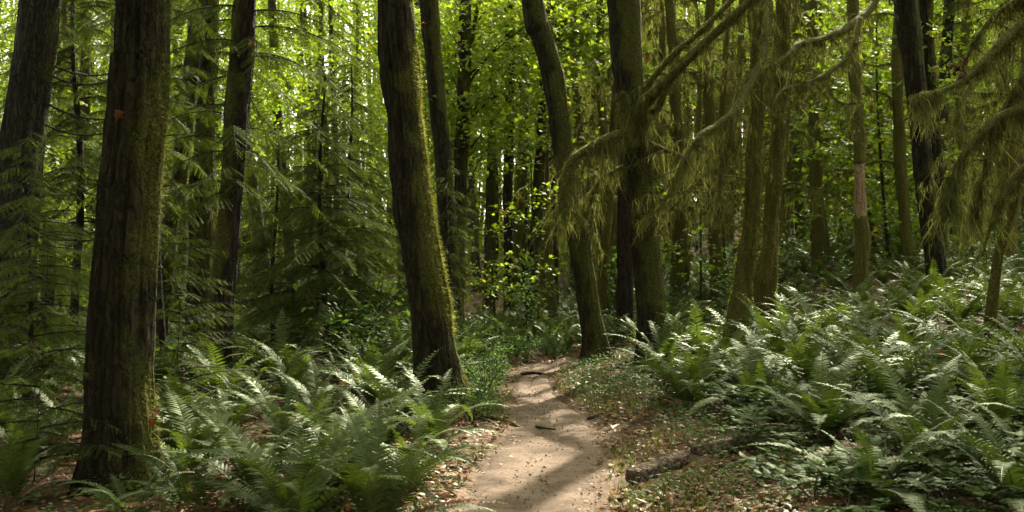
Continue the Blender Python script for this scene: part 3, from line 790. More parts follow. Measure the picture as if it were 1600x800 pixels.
seg(T11, b11, [(1343, 256, 16), (1341, 210, 17), (1337, 150, 17), (1334, 60, 16), (1332, -40, 14), (1331, -120, 12)], 22.0, 'mossy_top', 'bark_moss', .4, 45., .2, 28, 1500)

# ---- limbs hung with moss on the tree over the slope
L = dict(bark='bark_moss')
limb(T9, b9, [(990, 225, 24), (998, 180, 26), (1018, 150, 24), (1050, 118, 20), (1090, 78, 18), (1130, 40, 16), (1175, 0, 15), (1235, -55, 12)], 15.4, 13.6, 2600, (.06, .55), 5200, 10, sides=14)
limb(T9, b9, [(985, 200, 18), (1012, 135, 15), (1045, 92, 13), (1085, 58, 11), (1130, 15, 10), (1180, -40, 8)], 15.4, 14.4, 1300, (.05, .40), 2500, 11)
limb(T9, b9, [(992, 205, 20), (962, 212, 18), (930, 226, 17), (905, 240, 15), (888, 258, 12), (882, 300, 8), (884, 335, 5)], 15.3, 14.4, 2600, (.10, .95), 3600, 12, sides=12)
limb(T9, b9, [(988, 232, 30), (980, 205, 34), (976, 175, 28), (974, 150, 16), (972, 146, 6)], 15.3, 15.1, 900, (.05, .6), 2500, 13, sides=16, lumpy=.3)
limb(T9, b9, [(1005, 190, 14), (1030, 165, 13), (1042, 130, 12), (1062, 108, 9)], 15.3, 14.8, 500, (.05, .45), 900, 14)
limb(T9, b9, [(1000, 215, 9), (1040, 235, 8), (1075, 250, 6), (1100, 290, 4)], 15.4, 14.6, 900, (.1, .8), 500, 15)
limb(T9, b9, [(975, 260, 8), (945, 275, 8), (925, 300, 6), (912, 330, 4)], 15.4, 14.9, 900, (.1, .8), 500, 16)
limb(T9, b9, [(1010, 370, 5), (1030, 345, 5), (1055, 320, 4), (1085, 285, 3), (1110, 240, 3)], 15.3, 14.6, 350, (.05, .5), 250, 17)
limb(T10, b10, [(1216, -70, 22), (1198, -20, 17), (1196, 30, 15), (1192, 85, 15), (1172, 130, 15), (1148, 170, 14), (1122, 195, 12), (1092, 214, 11), (1068, 250, 9), (1052, 290, 7), (1030, 325, 5), (1006, 350, 3)], 17, 13.2, 3200, (.08, .75), 4200, 18, dp=[17, 16.2, 15.5, 15, 14.6, 14.2, 13.9, 13.7, 13.5, 13.4, 13.3, 13.2])
limb(T10, b10, [(1150, 168, 11), (1140, 210, 11), (1130, 260, 9), (1124, 310, 6), (1120, 340, 3)], 14.3, 14.0, 1300, (.08, .6), 1200, 19)
limb(T12, b12, [(1408, -60, 20), (1380, -25, 17), (1358, 15, 16), (1325, 42, 15), (1285, 60, 13), (1250, 68, 12), (1225, 90, 10), (1190, 110, 8), (1165, 112, 5)], 20, 15.5, 2600, (.08, .7), 3000, 20)
limb(T12, b12, [(1345, 28, 9), (1335, 65, 9), (1318, 95, 8), (1285, 118, 8), (1255, 132, 7), (1225, 140, 5), (1205, 165, 4)], 17.4, 15.6, 1500, (.08, .7), 1100, 21)
limb(T12, b12, [(1295, 118, 6), (1300, 150, 6), (1320, 162, 5), (1345, 160, 3)], 16.8, 16.2, 400, (.08, .4), 300, 22)

# a moss laden maple standing just outside the frame, its limbs reach in
TR, bR, cR = hero_tree('maple_tree', 'moss laden maple at the edge of the fern slope with shaggy hanging limbs', 'tree',
    [(1660, 520, 50), (1655, 300, 46), (1650, 100, 44), (1648, -60, 40)], 12.5, sides=40, moss=.4, bark='bark_moss', lump=.15, seed=47., fz=2500, thr=.5, mdir=(-.6, -.4, .3), crown=canopy(8, 16, 4.0, 420, 10, seed=11))
limb(TR, bR, [(1650, 5, 20), (1600, 35, 20), (1568, 65, 18), (1535, 100, 15), (1505, 128, 11), (1470, 142, 7), (1430, 150, 4)], 12.5, 11.8, 2600, (.1, .7), 4000, 23, sides=14)
limb(TR, bR, [(1652, 150, 26), (1600, 170, 24), (1560, 185, 20), (1530, 210, 15), (1502, 250, 12), (1482, 300, 9), (1472, 345, 5)], 12.5, 12.0, 3400, (.15, .95), 4000, 24, sides=14)
limb(TR, bR, [(1652, 80, 14), (1610, 110, 13), (1580, 150, 11), (1550, 215, 9), (1535, 280, 7), (1522, 330, 4)], 12.5, 12.6, 2600, (.15, 1.0), 1400, 25)
limb(TR, bR, [(1652, 240, 12), (1600, 262, 12), (1570, 300, 10), (1548, 352, 7), (1535, 400, 4)], 12.5, 12.2, 2000, (.15, .8), 1400, 26)
limb(TR, bR, [(1652, -20, 12), (1600, -5, 12), (1555, 25, 10), (1520, 70, 7), (1490, 150, 4)], 12.5, 13.0, 1500, (.15, .9), 900, 27)
hero_tree('maple_sapling', 'short mossy leaning stem beneath the shaggy hanging limbs', 'tree', [(1556, 425, 14), (1566, 380, 13), (1578, 335, 12), (1592, 285, 12), (1612, 220, 9)], 13.5, top=None, sides=16, moss=.45, bark='bark_moss', lump=.2, seed=49., fz=1500, thr=.4)

# ---- conifer saplings and low hemlocks
def hemlock(label, px, d, top, zlo, nb, L0, L1, seed, r=.05, droop=.45, sparse=1.0, az=None, tw=.30, name='hemlock_sapling', tpl=TWIG, bark='bark_dark'):
    x = (px - 800) / F * d
    z0 = h1(x, d)
    o = empty(name, (x, d, z0)); tag(o, label, 'young tree' if 'sapling' in name else 'tree')
    rg = np.random.default_rng(seed)
    zz = np.linspace(-.2, top * .95, 30)
    wob = np.stack([.05 * np.sin(zz * 1.3 + seed), .05 * np.cos(zz * 1.1 + seed), zz], -1)
    v, q, t, nr = tube(wob, np.linspace(r, min(.008, r * .4), 30), 12, .08, .003 if r > .02 else 0, seed)
    G().add(v, t, q, moss=.35).build('trunk', M[bark], o, smooth=True)
    g, b = conifer_crown(rg, zlo, top, int(nb * 1.35), L0 * 1.1, L1, droop, tpl, tw, sparse=sparse, az=az, step=.042)
    finish_conifer(o, g, b)
    return o
hemlock('feathery young hemlock with drooping green sprays between two big trunks', 505, 15.0, 4.7, .9, 62, 1.55, .35, 1, .055)
hemlock('darker young hemlock just behind the feathery one', 545, 16.5, 5.2, .8, 58, 1.5, .4, 2, .06, droop=.55)
hemlock('broad young hemlock shading the ground behind the tall ferns', 430, 17.5, 4.2, .4, 50, 1.6, .4, 3, .05)
hemlock('low young hemlock with pale sunlit sprays beside the massive trunk', 285, 9.3, 2.0, .15, 34, .9, .3, 4, .004, droop=.25, sparse=.9, tw=.22)
hemlock('spindly young hemlock in deep shade, its pale sprays reaching across the massive trunk', 62, 7.3, 1.9, .15, 34, .85, .3, 5, .004, droop=.25, sparse=.9, tw=.22)
hemlock('shaded young hemlock at the foot of the grey fir', 40, 10.5, 3.0, .4, 40, 1.3, .3, 6, .03)
hemlock('small hemlock tuft leaning out behind the thick wavy trunk', 702, 16.0, 3.3, 1.2, 20, .8, .25, 7, .03)
hemlock('tall thin hemlock with grey green sprays high in the shade', 252, 14.5, 7.5, 2.6, 60, 1.5, .7, 8, .06, droop=.6)
hemlock('dim young hemlock among the bent shrubs past the massive trunk', 255, 19, 4.5, .5, 46, 1.5, .4, 9, .05)
hemlock('hanging hemlock crown behind the grey fir trunk', 120, 16, 8.5, 2.2, 70, 1.8, .8, 10, .08, droop=.6, sparse=.8)
# crown of the slim hemlock trunk (grey sprays over the upper frame)
rg = np.random.default_rng(21)
hx = lambda z: float(np.interp(z + b2[2], c2[:, 2], c2[:, 0]) - b2[0])
g, b = conifer_crown(rg, 2.5, 9.0, 64, 1.5, 1.6, .55, TWIG, .30, hx=hx, sparse=.9)
finish_conifer(T2, g, b)
# dead drooping twigs on the fir
rg = np.random.default_rng(22)
for k in range(9):
    z = rg.uniform(1.6, 4.6); a = rg.uniform(-1.2, .35); Lb = rg.uniform(.9, 1.9)
    t = np.linspace(0, 1, 16)
    x0 = float(np.interp(z + b0[2], c0[:, 2], c0[:, 0]) - b0[0])
    c = np.stack([x0 + np.cos(a) * Lb * t, np.sin(a) * Lb * t, z - .7 * Lb * t + .75 * Lb * t ** 2.2], -1)
    v, q, tt, nr = tube(c, np.linspace(.017, .004, 16), 6, .1)
    g = G().add(v, tt, q)
    for j in range(7):
        u = rg.uniform(.25, 1); p0 = np.array([np.interp(u, t, c[:, m]) for m in range(3)])
        dd = np.array([np.cos(a + rg.normal() * .8), np.sin(a + rg.normal() * .8), rg.uniform(-.8, .4)]) * rg.uniform(.15, .5)
        cc = np.stack([p0, p0 + dd * .5 + [0, 0, -.03], p0 + dd], 0); cc = spline(cc, .08)
        v, q, tt, nr = tube(cc, np.linspace(.005, .002, len(cc)), 4, 0)
        g.add(v, tt, q)
    g.build('dead_branch', M['twig'], T0, smooth=True)

# ------------------------------------------------------------------ woodland behind: shared variants, each tree its own object
def variant_tree(kind, bark, height, r, seed, moss, lumpy=.1, crown=None, drapes=0, fz=0):
    rg = np.random.default_rng(seed)
    o = empty(kind, (0, 0, 0))
    n = 60
    zz = np.linspace(-.4, height, n)
    ph = rg.uniform(0, 6, 2); am = rg.uniform(.05, .35); ln = rg.normal(size=2) * .03
    c = np.stack([am * np.sin(zz * .35 + ph[0]) - am * np.sin(ph[0]) + ln[0] * zz, am * np.sin(zz * .3 + ph[1]) - am * np.sin(ph[1]) + ln[1] * zz, zz], -1)
    c = spline(c, .12)
    rr = r * (1 - .75 * np.clip(c[:, 2], 0, 99) / height) * (1 + .4 * np.exp(-np.maximum(c[:, 2], 0) / .4))
    v, q, t, nr = tube(c, rr, 18, lumpy, .006, seed)
    mk = mossmask(v, nr, (-.2, -.5, .2), moss, seed)
    G().add(v, t, q, moss=np.concatenate([mk, [0, 0]])).build('trunk', M[bark], o, smooth=True)
    if fz:
        g = G(); fuzz(g, v, nr, mk, fz, (.03, .08), .45, seed); g.build('moss', M['moss'], o)
    for k in range(drapes):
        z = rg.uniform(2.0, 11); a = rg.uniform(0, 2 * np.pi); Lb = rg.uniform(.8, 2.6)
        p0 = np.array([np.interp(z, c[:, 2], c[:, 0]), np.interp(z, c[:, 2], c[:, 1]), z])
        t_ = np.linspace(0, 1, 14)
        cc = p0 + np.stack([np.cos(a + .5 * t_) * Lb * t_, np.sin(a + .5 * t_) * Lb * t_, Lb * (.45 * t_ - rg.uniform(.2, .9) * t_ ** 2) + .05 * np.sin(t_ * 9)], -1)
        v, q, t, nr = tube(cc, np.linspace(.035, .008, 14), 6, .2, 0, seed + k, 5)
        lo = G().add(v, t, q, moss=.95).build('limb', M['limb_moss'], o, smooth=True)
        dg = G(); drape(dg, cc, int(230 * Lb), (.08, .95), .018, seed * 50 + k, clump=.16)
        dg.build('hanging_moss', M['drape'], lo)
    if crown: crown(o, rg, c)
    return o

def far_leaves(zlo, zhi, rad, n, per, size, tpl=DIA, mat='maple_leaf', tilt=.55):
    def f(o, rg, c):
        g = G()
        layered_leaves(g, rg, n, per, (c[-1, 0] * .6, c[-1, 1] * .6), rad, zlo, zhi, size, tpl, tilt=tilt, cull=False)
        g.build('crown', M[mat], o)
    return f
def far_needles(zlo, zhi, nb, L0, L1):
    def f(o, rg, c):
        g, b = conifer_crown(rg, zlo, zhi, nb, L0, L1, .5, TWIGFAR, .42, step=.13)
        finish_conifer(o, g, b)
    return f

VAR = {'maple': [], 'mossy': [], 'fir': [], 'vine': [], 'thin': []}
for k in range(4):
    VAR['maple'].append(variant_tree('maple_tree', 'bark_far', 19 + k, .13 + .03 * k, 200 + k, .12, .1, far_leaves(5.0, 19 + k, 3.0, 950, 11, .17), drapes=2))
for k in range(4):
    VAR['mossy'].append(variant_tree('mossy_tree', 'bark_moss', 17 + k, .11 + .03 * k, 220 + k, .42, .2, far_leaves(8, 17, 2.7, 250, 9, .18), drapes=11, fz=2500))
for k in range(3):
    VAR['fir'].append(variant_tree('fir_tree', 'bark_fir' if k else 'bark_dark', 24, .20 + .04 * k, 240 + k, .0, .05, far_needles(4 + 2 * k, 23, 70, 2.2, .6)))
for k in range(3):
    VAR['vine'].append(variant_tree('vine_maple', 'bark_far', 5.0 + k, .035, 260 + k, .3, .1, far_leaves(.8, 5.4 + k, 1.8, 300, 10, .14, LEAF)))

for k in range(2):
    VAR['thin'].append(variant_tree('vine_maple', 'bark_far', 3.2 + .8 * k, .022, 270 + k, .3, .1, far_leaves(1.0, 3.4 + .8 * k, 1.4, 60, 8, .10, LEAF)))
heads = {'maple': ('slender leafy maple among the distant trunks of the green wood', 'maples in the distant wood'),
         'mossy': ('slim moss draped tree among the distant trunks up the slope', 'mossy trees up the slope'),
         'fir': ('straight needled fir among the distant trunks of the wood', 'firs in the distant wood'),
         'vine': ('light green vine maple in the understory of the wood', 'vine maples of the understory')}
used = []
def place(kind, x, y, sc=None, rz=None, label=None, group=True):
    v = VAR[kind]
    src = v[random.randrange(len(v))]
    o = copy_tree(src)
    o.location = (x, y, h1(x, y))
    s_ = sc or random.uniform(.85, 1.15)
    o.scale = (s_, s_, s_)
    o.rotation_euler = (0, 0, random.uniform(0, 6.28) if rz is None else rz)
    tag(o, label or heads[kind][0], 'tree', heads[kind][1] if label is None else None)
    used.append((x, y))
    if y < 48:                                            # gaps in the canopy towards the sun
        for ch in list(o.children):
            if ch.name.startswith('crown') and kind in ('mossy', 'maple'):
                zz = np.arange(9, 17, 2.0)
                gx_ = x - S[0] / S[2] * (zz - .5); gy_ = y - S[1] / S[2] * (zz - .5)
                if any(np.any(((gx_ - cx) / (rx + 1.6)) ** 2 + ((gy_ - cy_) / (ry + 1.6)) ** 2 < 1) for (cx, cy_, rx, ry) in ZONES + [(-2.5, 18.7, 3.2, 3.5), (-9.5, 30, 3.5, 4)]):
                    bpy.data.objects.remove(ch)
    return o
# some hand placed
for (px, d, kind, sc, lab) in [
    (426, 30, 'maple', 1.05, 'dark maple stem among bright leaves above the young hemlocks'),
    (461, 34, 'maple', .95, 'straight maple stem beside its twin above the young hemlocks'),
    (482, 36, 'maple', .9, 'thinner twin stem lit from behind above the young hemlocks'),
    (1292, 30, 'mossy', 1.1, 'yellow moss coated trunk near the bare wood snag'),
    (1310, 33, 'mossy', .8, 'thin moss coated stem close to the bare wood snag'),
    (1253, 36, 'fir', .9, 'smooth grey trunk far up the slope past the close mossy pair'),
    (1122, 27, 'mossy', .9, 'mossy stem with a dark foot below the drooping limb'),
    (1135, 29, 'mossy', .75, 'thinner stem with a dark foot below the drooping limb'),
    (1156, 24, 'mossy', .8, 'mossy trunk just beyond the lumpy coated trunk'),
    (1385, 34, 'mossy', .8, 'narrow mossy trunk between the snag and the clean leaning trunk'),
    (1390, 27, 'vine', 1.15, 'vine maple with a bright leaf patch between snag and leaning trunk'),
    (1370, 30, 'vine', 1.3, 'taller vine maple lit up beside the snag top'),
    (845, 21.5, 'thin', 1.0, 'pale yellow leaved vine maple over the far bend of the path'),
    (775, 21.5, 'thin', .9, 'small vine maple with pale leaves near the far bend of the path'),
    (1095, 25, 'thin', 1.1, 'small vine maple under the drooping mossy limb'),
    
    (105, 22, 'vine', .9, 'vine maple in a sunny gap between the grey fir and massive trunk')]:
    place(kind, (px - 800) / F * d, d, sc, label=lab)
tries = 0
cnt = 0
while cnt < 265 and tries < 9000:
    tries += 1
    y = 24 + 62 * random.random() ** 1.15
    x = random.uniform(-.60 * y - 4, .60 * y + 4) if cnt < 150 else random.uniform(.07 * y, .6 * y + 3)
    if any((x - a) ** 2 + (y - b_) ** 2 < ((1.3 if cnt < 150 else .8) + .012 * y) ** 2 for a, b_ in used): continue
    if pathdist(x, y)[0] < .8: continue
    px = 800 + x / y * F
    u = random.random()
    if px > 930: kind = 'mossy' if u < .88 else ('fir' if u < .95 else ('maple' if u < .98 else 'vine'))
    elif px > 640: kind = 'maple' if u < .62 or y < 44 else ('vine' if u < .7 else 'fir')
    else: kind = 'maple' if u < .55 else ('fir' if u < .82 else 'vine')
    if kind in ('maple', 'fir') and (y < 28 or (y < 44 and abs(x - .466 * (y - 23)) < 3.2)): kind = 'vine' if u < .25 else 'mossy'
    place(kind, x, y)
    cnt += 1
for v in VAR.values():
    for o in v:
        for ch in list(o.children_recursive) + [o]:
            bpy.data.objects.remove(ch)

# far wood that closes the view (a mass nobody could count)
rg = np.random.default_rng(77)
g = G()
n = 46000
y = rg.uniform(68, 135, n); x = rg.uniform(-.72, .72, n) * y
z = h(x, y) + rg.uniform(0, 1, n) ** 1.35 * 38
p = np.stack([x, y, z], -1)
per = 9
p = (p[:, None] + rg.normal(size=(n, per, 3)) * np.array([.9, .9, .5])).reshape(-1, 3)
keep = vnoise(p * np.array([.12, .12, .2])) > np.where(p[:, 0] / p[:, 1] > .08, .16, -.7)
p = p[keep]
mo = (p[:, 0] / p[:, 1] > .06) & (rg.random(len(p)) < .65)
for mi_, q_ in ((0, p[~mo]), (2, p[mo])):
    m = len(q_)
    R = frames(sphere_dirs(m, rg) * ([1, 1, 1] if mi_ == 0 else [.4, .4, 1.4]), np.array([0, 0, 1.0]) + rg.normal(size=(m, 3)) * .7, rg.uniform(.28, .55, m) * (1 if mi_ == 0 else 1.5))
    if mi_: R[:, :, 0] *= .5
    g.scatter(DIA, R, q_, mi_, np.clip(rg.normal(.5, .2, m), 0, 1))
for k in range(560):
    y0 = rg.uniform(80, 130); x0 = (rg.uniform(-.7, .7) if k % 3 else rg.uniform(.05, .7)) * y0; z0 = h1(x0, y0)
    c = np.array([[x0, y0, z0 - .5], [x0 + rg.normal() * .4, y0, z0 + 10], [x0 + rg.normal() * .8, y0, z0 + 38]])
    c = spline(c, 2.0)
    v, q, t, nr = tube(c, np.linspace(rg.uniform(.15, .32), .08, len(c)), 6, 0, cap=False)
    g.add(v, None, q, mat=1, moss=.3)
tag(g.build('distant_woodland', [M['canopy_leaf'], M['bark_far'], M['drape']]), kind='stuff')

# unseen woodland added behind and beside the viewer to keep the low light out
rg = np.random.default_rng(78)
g = G()
n = 9000
a = rg.uniform(math.radians(128), math.radians(412), n); rr = rg.uniform(10, 30, n)
x = rr * np.cos(a); y = rr * np.sin(a); ok = (np.abs(x) > .56 * y + 2.5) & ((np.abs(x) > 9) | (y < 0))
x, y = x[ok], y[ok]
z = h(x, y) + .3 + rg.uniform(0, 1, len(x)) * 19
p = np.stack([x, y, z], -1)
p = (p[:, None] + rg.normal(size=(len(p), 9, 3)) * np.array([.8, .8, .5])).reshape(-1, 3)
p = p[(vnoise(p * np.array([.2, .2, .3])) > -.35) & (np.abs(p[:, 0]) > .54 * p[:, 1] + 1.5)]
n = 15000                                              # unseen crowns added overhead on the left to darken the near trunk
p2 = np.stack([rg.uniform(-15, .5, n), rg.uniform(-13, 6.3, n), rg.uniform(9, 17, n)], -1)
p = np.vstack([p, p2[vnoise(p2 * np.array([.3, .3, .35]) + 5) > -.25]])
p = p[sunlit(p, .03, rg)]
g.scatter(DIA, frames(sphere_dirs(len(p), rg), np.array([0, 0, 1.0]) + rg.normal(size=(len(p), 3)) * .7, rg.uniform(.25, .5, len(p))), p, 0, np.clip(rg.normal(.3, .2, len(p)), 0, 1))
for k in range(90):
    a = rg.uniform(math.radians(135), math.radians(405)); r0 = rg.uniform(7, 28)
    x0, y0 = r0 * math.cos(a), r0 * math.sin(a)
    if abs(x0) < .56 * y0 + 3 or abs(x0) < 2.0: continue
    z0 = h1(x0, y0)
    c = spline(np.array([[x0, y0, z0 - .5], [x0 + rg.normal() * .4, y0, z0 + 8], [x0 + rg.normal() * .8, y0, z0 + 18]]), 1.5)
    v, q, t, nr = tube(c, np.linspace(rg.uniform(.2, .4), .1, len(c)), 10, .06, cap=False)
    g.add(v, None, q, mat=1, moss=.3)
tag(g.build('unseen_shade_woodland', [M['canopy_leaf'], M['bark_far']]), kind='stuff')

# ------------------------------------------------------------------ ferns
def frond_geo(g, R0, p0, L, elev, droop, seed, npair=32, wid=.12, curl=0.0, seg=14, low=False):
    """one arching sword fern frond appended to g; R0 rotates about z"""
    rg = np.random.default_rng(seed)
    t = np.linspace(0, 1, seg + 1)
    ang = math.radians(elev) - math.radians(droop) * t ** 1.3
    ds = L / seg
    yy = np.concatenate([[0], np.cumsum(np.cos(ang[:-1]) * ds)]); zz = np.concatenate([[0], np.cumsum(np.sin(ang[:-1]) * ds)])
    xx = curl * L * t ** 2
    c = np.stack([xx, yy, zz], -1)
    wr = .0045 * (1.1 - t) * (L ** .5)
    side = np.array([1.0, 0, 0])
    v = np.concatenate([c - side * wr[:, None], c + side * wr[:, None]])
    m = seg + 1
    q = [(i, i + m, i + m + 1, i + 1) for i in range(seg)]
    ts = np.repeat(np.linspace(.10, .995, npair), 2); sg = np.tile([-1., 1.], npair)
    pr = wid * L ** .5 * np.minimum(1, (ts + .12) * 3.2) ** .8 * np.minimum(1, ((1.01 - ts) * 1.55)) ** .75
    pr = pr * rg.uniform(.88, 1.08, len(ts)) * np.where(rg.random(len(ts)) < .04, .4, 1)
    p = np.stack([np.interp(ts, t, c[:, j]) for j in range(3)], -1)
    an = np.interp(ts, t, ang)
    d = np.stack([0 * an, np.cos(an), np.sin(an)], -1); nrl = np.stack([0 * an, -np.sin(an), np.cos(an)], -1)
    dd = side[None] * sg[:, None] * .95 + d * (.28 + .25 * ts[:, None]) + nrl * rg.uniform(.05, .30) + rg.normal(size=(len(ts), 3)) * .05
    nn = nrl - side[None] * sg[:, None] * .25 + rg.normal(size=(len(ts), 3)) * .10
    Rm = frames(dd, nn, pr)
    Rm[:, :, 0] = nrm(Rm[:, :, 0]) * (.019 + .006 * L)  * np.minimum(1, pr / .05)[:, None] * (32 / npair)
    Rm[:, :, 2] = nrm(Rm[:, :, 2]) * pr[:, None]
    pv = np.array([(-.5, 0, 0), (.5, 0, 0), (.42, .5, .02), (-.42, .5, .02), (0, 1, -.10)])
    tpl = (pv, [(3, 2, 4)], [(0, 1, 2, 3)])
    tmp = G()
    tmp.add(v, None, q, mat=1, tint=.5)
    tmp.scatter(tpl, Rm, p, 0, np.clip(rg.normal(.42, .05) + .25 * (ts - .5) + rg.normal(size=len(ts)) * .06, 0, .9))
    for vv in tmp.v: vv[:] = vv @ R0.T + p0
    base = g.n
    for vv, tt, kk in zip(tmp.v, tmp.t, tmp.k): g.v.append(vv); g.t.append(tt); g.k.append(kk)
    for f, mm in zip(tmp.f3, tmp.m3): g.f3.append(f + base); g.m3.append(mm)
    for f, mm in zip(tmp.f4, tmp.m4): g.f4.append(f + base); g.m4.append(mm)
    g.n += tmp.n

I3 = np.eye(3)
FMATS = [M['fern'], M['fern_stalk']]
fronds = []
specs = [(82, 95), (74, 105), (66, 100), (58, 95), (50, 85), (70, 130), (40, 70), (60, 60), (78, 70), (30, 60)]
for k, (e, dr) in enumerate(specs):
    g = G(); frond_geo(g, I3, np.zeros(3), 1.0, e, dr, 300 + k, npair=36, curl=[.0, .12, -.1, .05, -.06, .1, .0, -.12, .07, -.03][k])
    fronds.append(g.mesh('frond', FMATS))

for k in range(2):
    g = G(); frond_geo(g, I3, np.zeros(3), .9, 22 + 8 * k, 55, 350 + k, npair=26, wid=.085, curl=.15 - .3 * k)
    fronds.append(g.mesh('frond', [M['litter'], M['fern_stalk']]))
def fern_thing(x, y, n, L, seed, label=None, group=None, elev_bias=0, cullback=False):
    rg = np.random.default_rng(seed)
    o = empty('sword_fern', (x, y, h1(x, y) + .01)); tag(o, label, 'fern', group)
    for k in range(n):
        f = bpy.data.objects.new('frond', fronds[rg.integers(len(specs)) if k % 8 != 5 else len(specs) + int(rg.integers(2))])
        col.objects.link(f); f.parent = o
        s_ = L * rg.uniform(.72, 1.12)
        f.scale = (s_, s_, s_)
        f.rotation_euler = (rg.normal() * .10 + elev_bias, rg.normal() * .12, 2 * math.pi * (k + rg.uniform(-.35, .35)) / n * (1 if k % 2 else 1))
        a = f.rotation_euler[2]
        f.location = (-math.sin(a) * .03, math.cos(a) * .03, 0)
    return o

VARF = []
for k in range(7):
    g = G(); rg = np.random.default_rng(400 + k)
    for j in range(15):
        a = 2 * math.pi * (j + rg.uniform(-.35, .35)) / 15
        R0 = np.array([[math.cos(a), -math.sin(a), 0], [math.sin(a), math.cos(a), 0], [0, 0, 1]])
        frond_geo(g, R0, np.zeros(3), rg.uniform(.75, 1.15), rg.uniform(45, 80), rg.uniform(60, 110), 500 + k * 20 + j, npair=22, wid=.12, curl=rg.normal() * .08, seg=8)
    VARF.append(g.mesh('sword_fern', FMATS))

hero_ferns = [  # px, base py, fronds, length, label
    (460, 835, 20, 1.25, 'sword fern filling the near corner of the patch before the massive trunk'),
    (585, 840, 18, 1.10, 'nearest sword fern of the patch, its fronds low over the leaf litter'),
    (35, 745, 15, 1.0, 'sword fern low in the dark on the far side of the massive trunk'),
    (-10, 690, 16, 1.1, 'sword fern spreading in the shade under the grey fir'),
    (300, 800, 14, .85, 'sword fern pressed against the sunny side of the massive trunk'),
    (530, 775, 22, 1.15, 'large silvery sword fern spreading in front of the others near the path'),
    (400, 790, 18, 1.05, 'sword fern with long arching fronds between the massive trunk and the largest fern'),
    (640, 760, 15, .85, 'lower sword fern whose fronds reach out over the path edge'),
    (300, 745, 17, 1.05, 'pale sunlit sword fern just beside the foot of the massive trunk'),
    (455, 725, 18, 1.05, 'upright sword fern in the middle of the near fern patch'),
    (590, 715, 17, 1.0, 'bright sword fern behind the largest silvery fern'),
    (672, 705, 15, .95, 'sword fern fanning out in front of the thick wavy trunk'),
    (350, 690, 16, 1.0, 'sword fern in the back of the patch near the slim hemlock trunk'),
    (500, 672, 16, 1.0, 'sword fern in deep shade behind the near patch'),
    (585, 640, 18, 1.15, 'tall arching sword fern below the young hemlocks'),
    (455, 635, 18, 1.15, 'tall arching sword fern in front of the young hemlocks'),
    (640, 640, 14, .9, 'sword fern tucked behind the foot of the thick wavy trunk'),
    (205, 812, 11, .6, 'dark sword fern at the very foot of the massive trunk'),
    (60, 720, 14, .9, 'green sword fern in the dark shade beyond the massive trunk'),
    (15, 790, 14, .9, 'shaded sword fern at the edge of the dark forest floor'),
    (105, 690, 14, .9, 'sword fern half hidden by the massive trunk'),
    (1075, 640, 19, 1.15, 'spreading sword fern at the foot of the moss draped tree'),
    (1120, 600, 17, 1.05, 'sword fern on the bank above the spreading path side fern'),
    (1180, 650, 18, 1.15, 'sword fern with long low fronds over the leafy bank'),
    (1000, 545, 14, .9, 'small sword fern beside the straight draped trunk'),
    (1290, 690, 18, 1.1, 'sword fern rising above the waxy low plants'),
    (1250, 610, 17, 1.1, 'sword fern with silvery fronds midway up the fern slope'),
    (1380, 650, 18, 1.15, 'sword fern in the thick of the slope beyond the waxy plants'),
    (1500, 610, 20, 1.25, 'great sword fern standing tall on the slope below the leaning trunk'),
    (1450, 740, 19, 1.15, 'sword fern with upright fronds close to the waxy low plants'),
    (1570, 700, 19, 1.15, 'sword fern with broad fronds at the edge of the slope'),
    (1340, 590, 16, 1.05, 'sunlit sword fern on the shoulder of the slope'),
    (1420, 570, 16, 1.05, 'sword fern just below the clean leaning trunk'),
    (1590, 800, 18, 1.1, 'sword fern arching in at the near corner of the slope'),
    (1360, 800, 15, .95, 'near sword fern rising from the waxy low plants'),
]
fern_xy = []
for k, (px, py, n, L_, lab) in enumerate(hero_ferns):
    x = None
    d = 1.6 * F / (py - HOR)
    for _ in range(12):                                   # meet the sloping ground along the line of sight
        x = (px - 800) / F * d
        gz = h1(x, d)
        d = .5 * d + .5 * min(30, max(5.5, (1.6 - gz) * F / (py - HOR)))
    fern_xy.append((x, d))
    if px < 700: L_ *= .9
    fern_thing(x, d, n, L_, 600 + k, lab)

bank = [(725, 19.6, .8), (752, 20.6, .85), (780, 19.9, .75), (806, 20.8, .85), (832, 19.9, .8), (858, 20.9, .9), (884, 21.2, .85), (905, 22.2, .95), (738, 22.3, .9), (770, 23.2, .95), (812, 23.4, .9), (845, 23.0, .9), (872, 24.0, 1.0), (700, 21.5, .9), (690, 18.0, .8), (716, 16.6, .7), (928, 20.6, .85), (955, 20.2, .9)]
trunkxy = [(b[0], b[1]) for b in (b1, b3, b8, b9, b2, b0, b4, b5, b6, b7, b10, b12)]
cand = []
tries = 0
rnd_ = random.Random(5)
while len(cand) < 740 and tries < 60000:
    tries += 1
    if rnd_.random() < .68:
        y = 6.2 + 32 * rnd_.random() ** .9; x = rnd_.uniform(1.2, .58 * y + 1.5); side = 1
    else:
        y = 6.5 + 20 * rnd_.random(); x = rnd_.uniform(-.55 * y - 1, -.6 if y < 19.5 else 1.4); side = -1
    pd_ = pathdist(x, y)[0]
    if pd_ < (1.15 if side > 0 and y < 13 else (.55 if y > 18.5 else .75)): continue
    if side > 0 and y < 9.5 and x < 2.6: continue
    if side > 0 and y < 12 and pd_ < 1.7 or (side > 0 and 12 <= y < 17.6 and pd_ < 1.35): continue
    if side < 0 and y > 12.5 and x < -3 and rnd_.random() < .5: continue
    if any((x - a) ** 2 + (y - b_) ** 2 < .40 ** 2 for a, b_ in trunkxy): continue
    md = .68 if side > 0 else .78
    if any((x - a) ** 2 + (y - b_) ** 2 < (md if len(q_) < 3 else .75) ** 2 for (a, b_, *q_) in [(*f, 1) for f in fern_xy] + cand): continue
    cand.append((x, y, rnd_.uniform(.55, 1.3)))
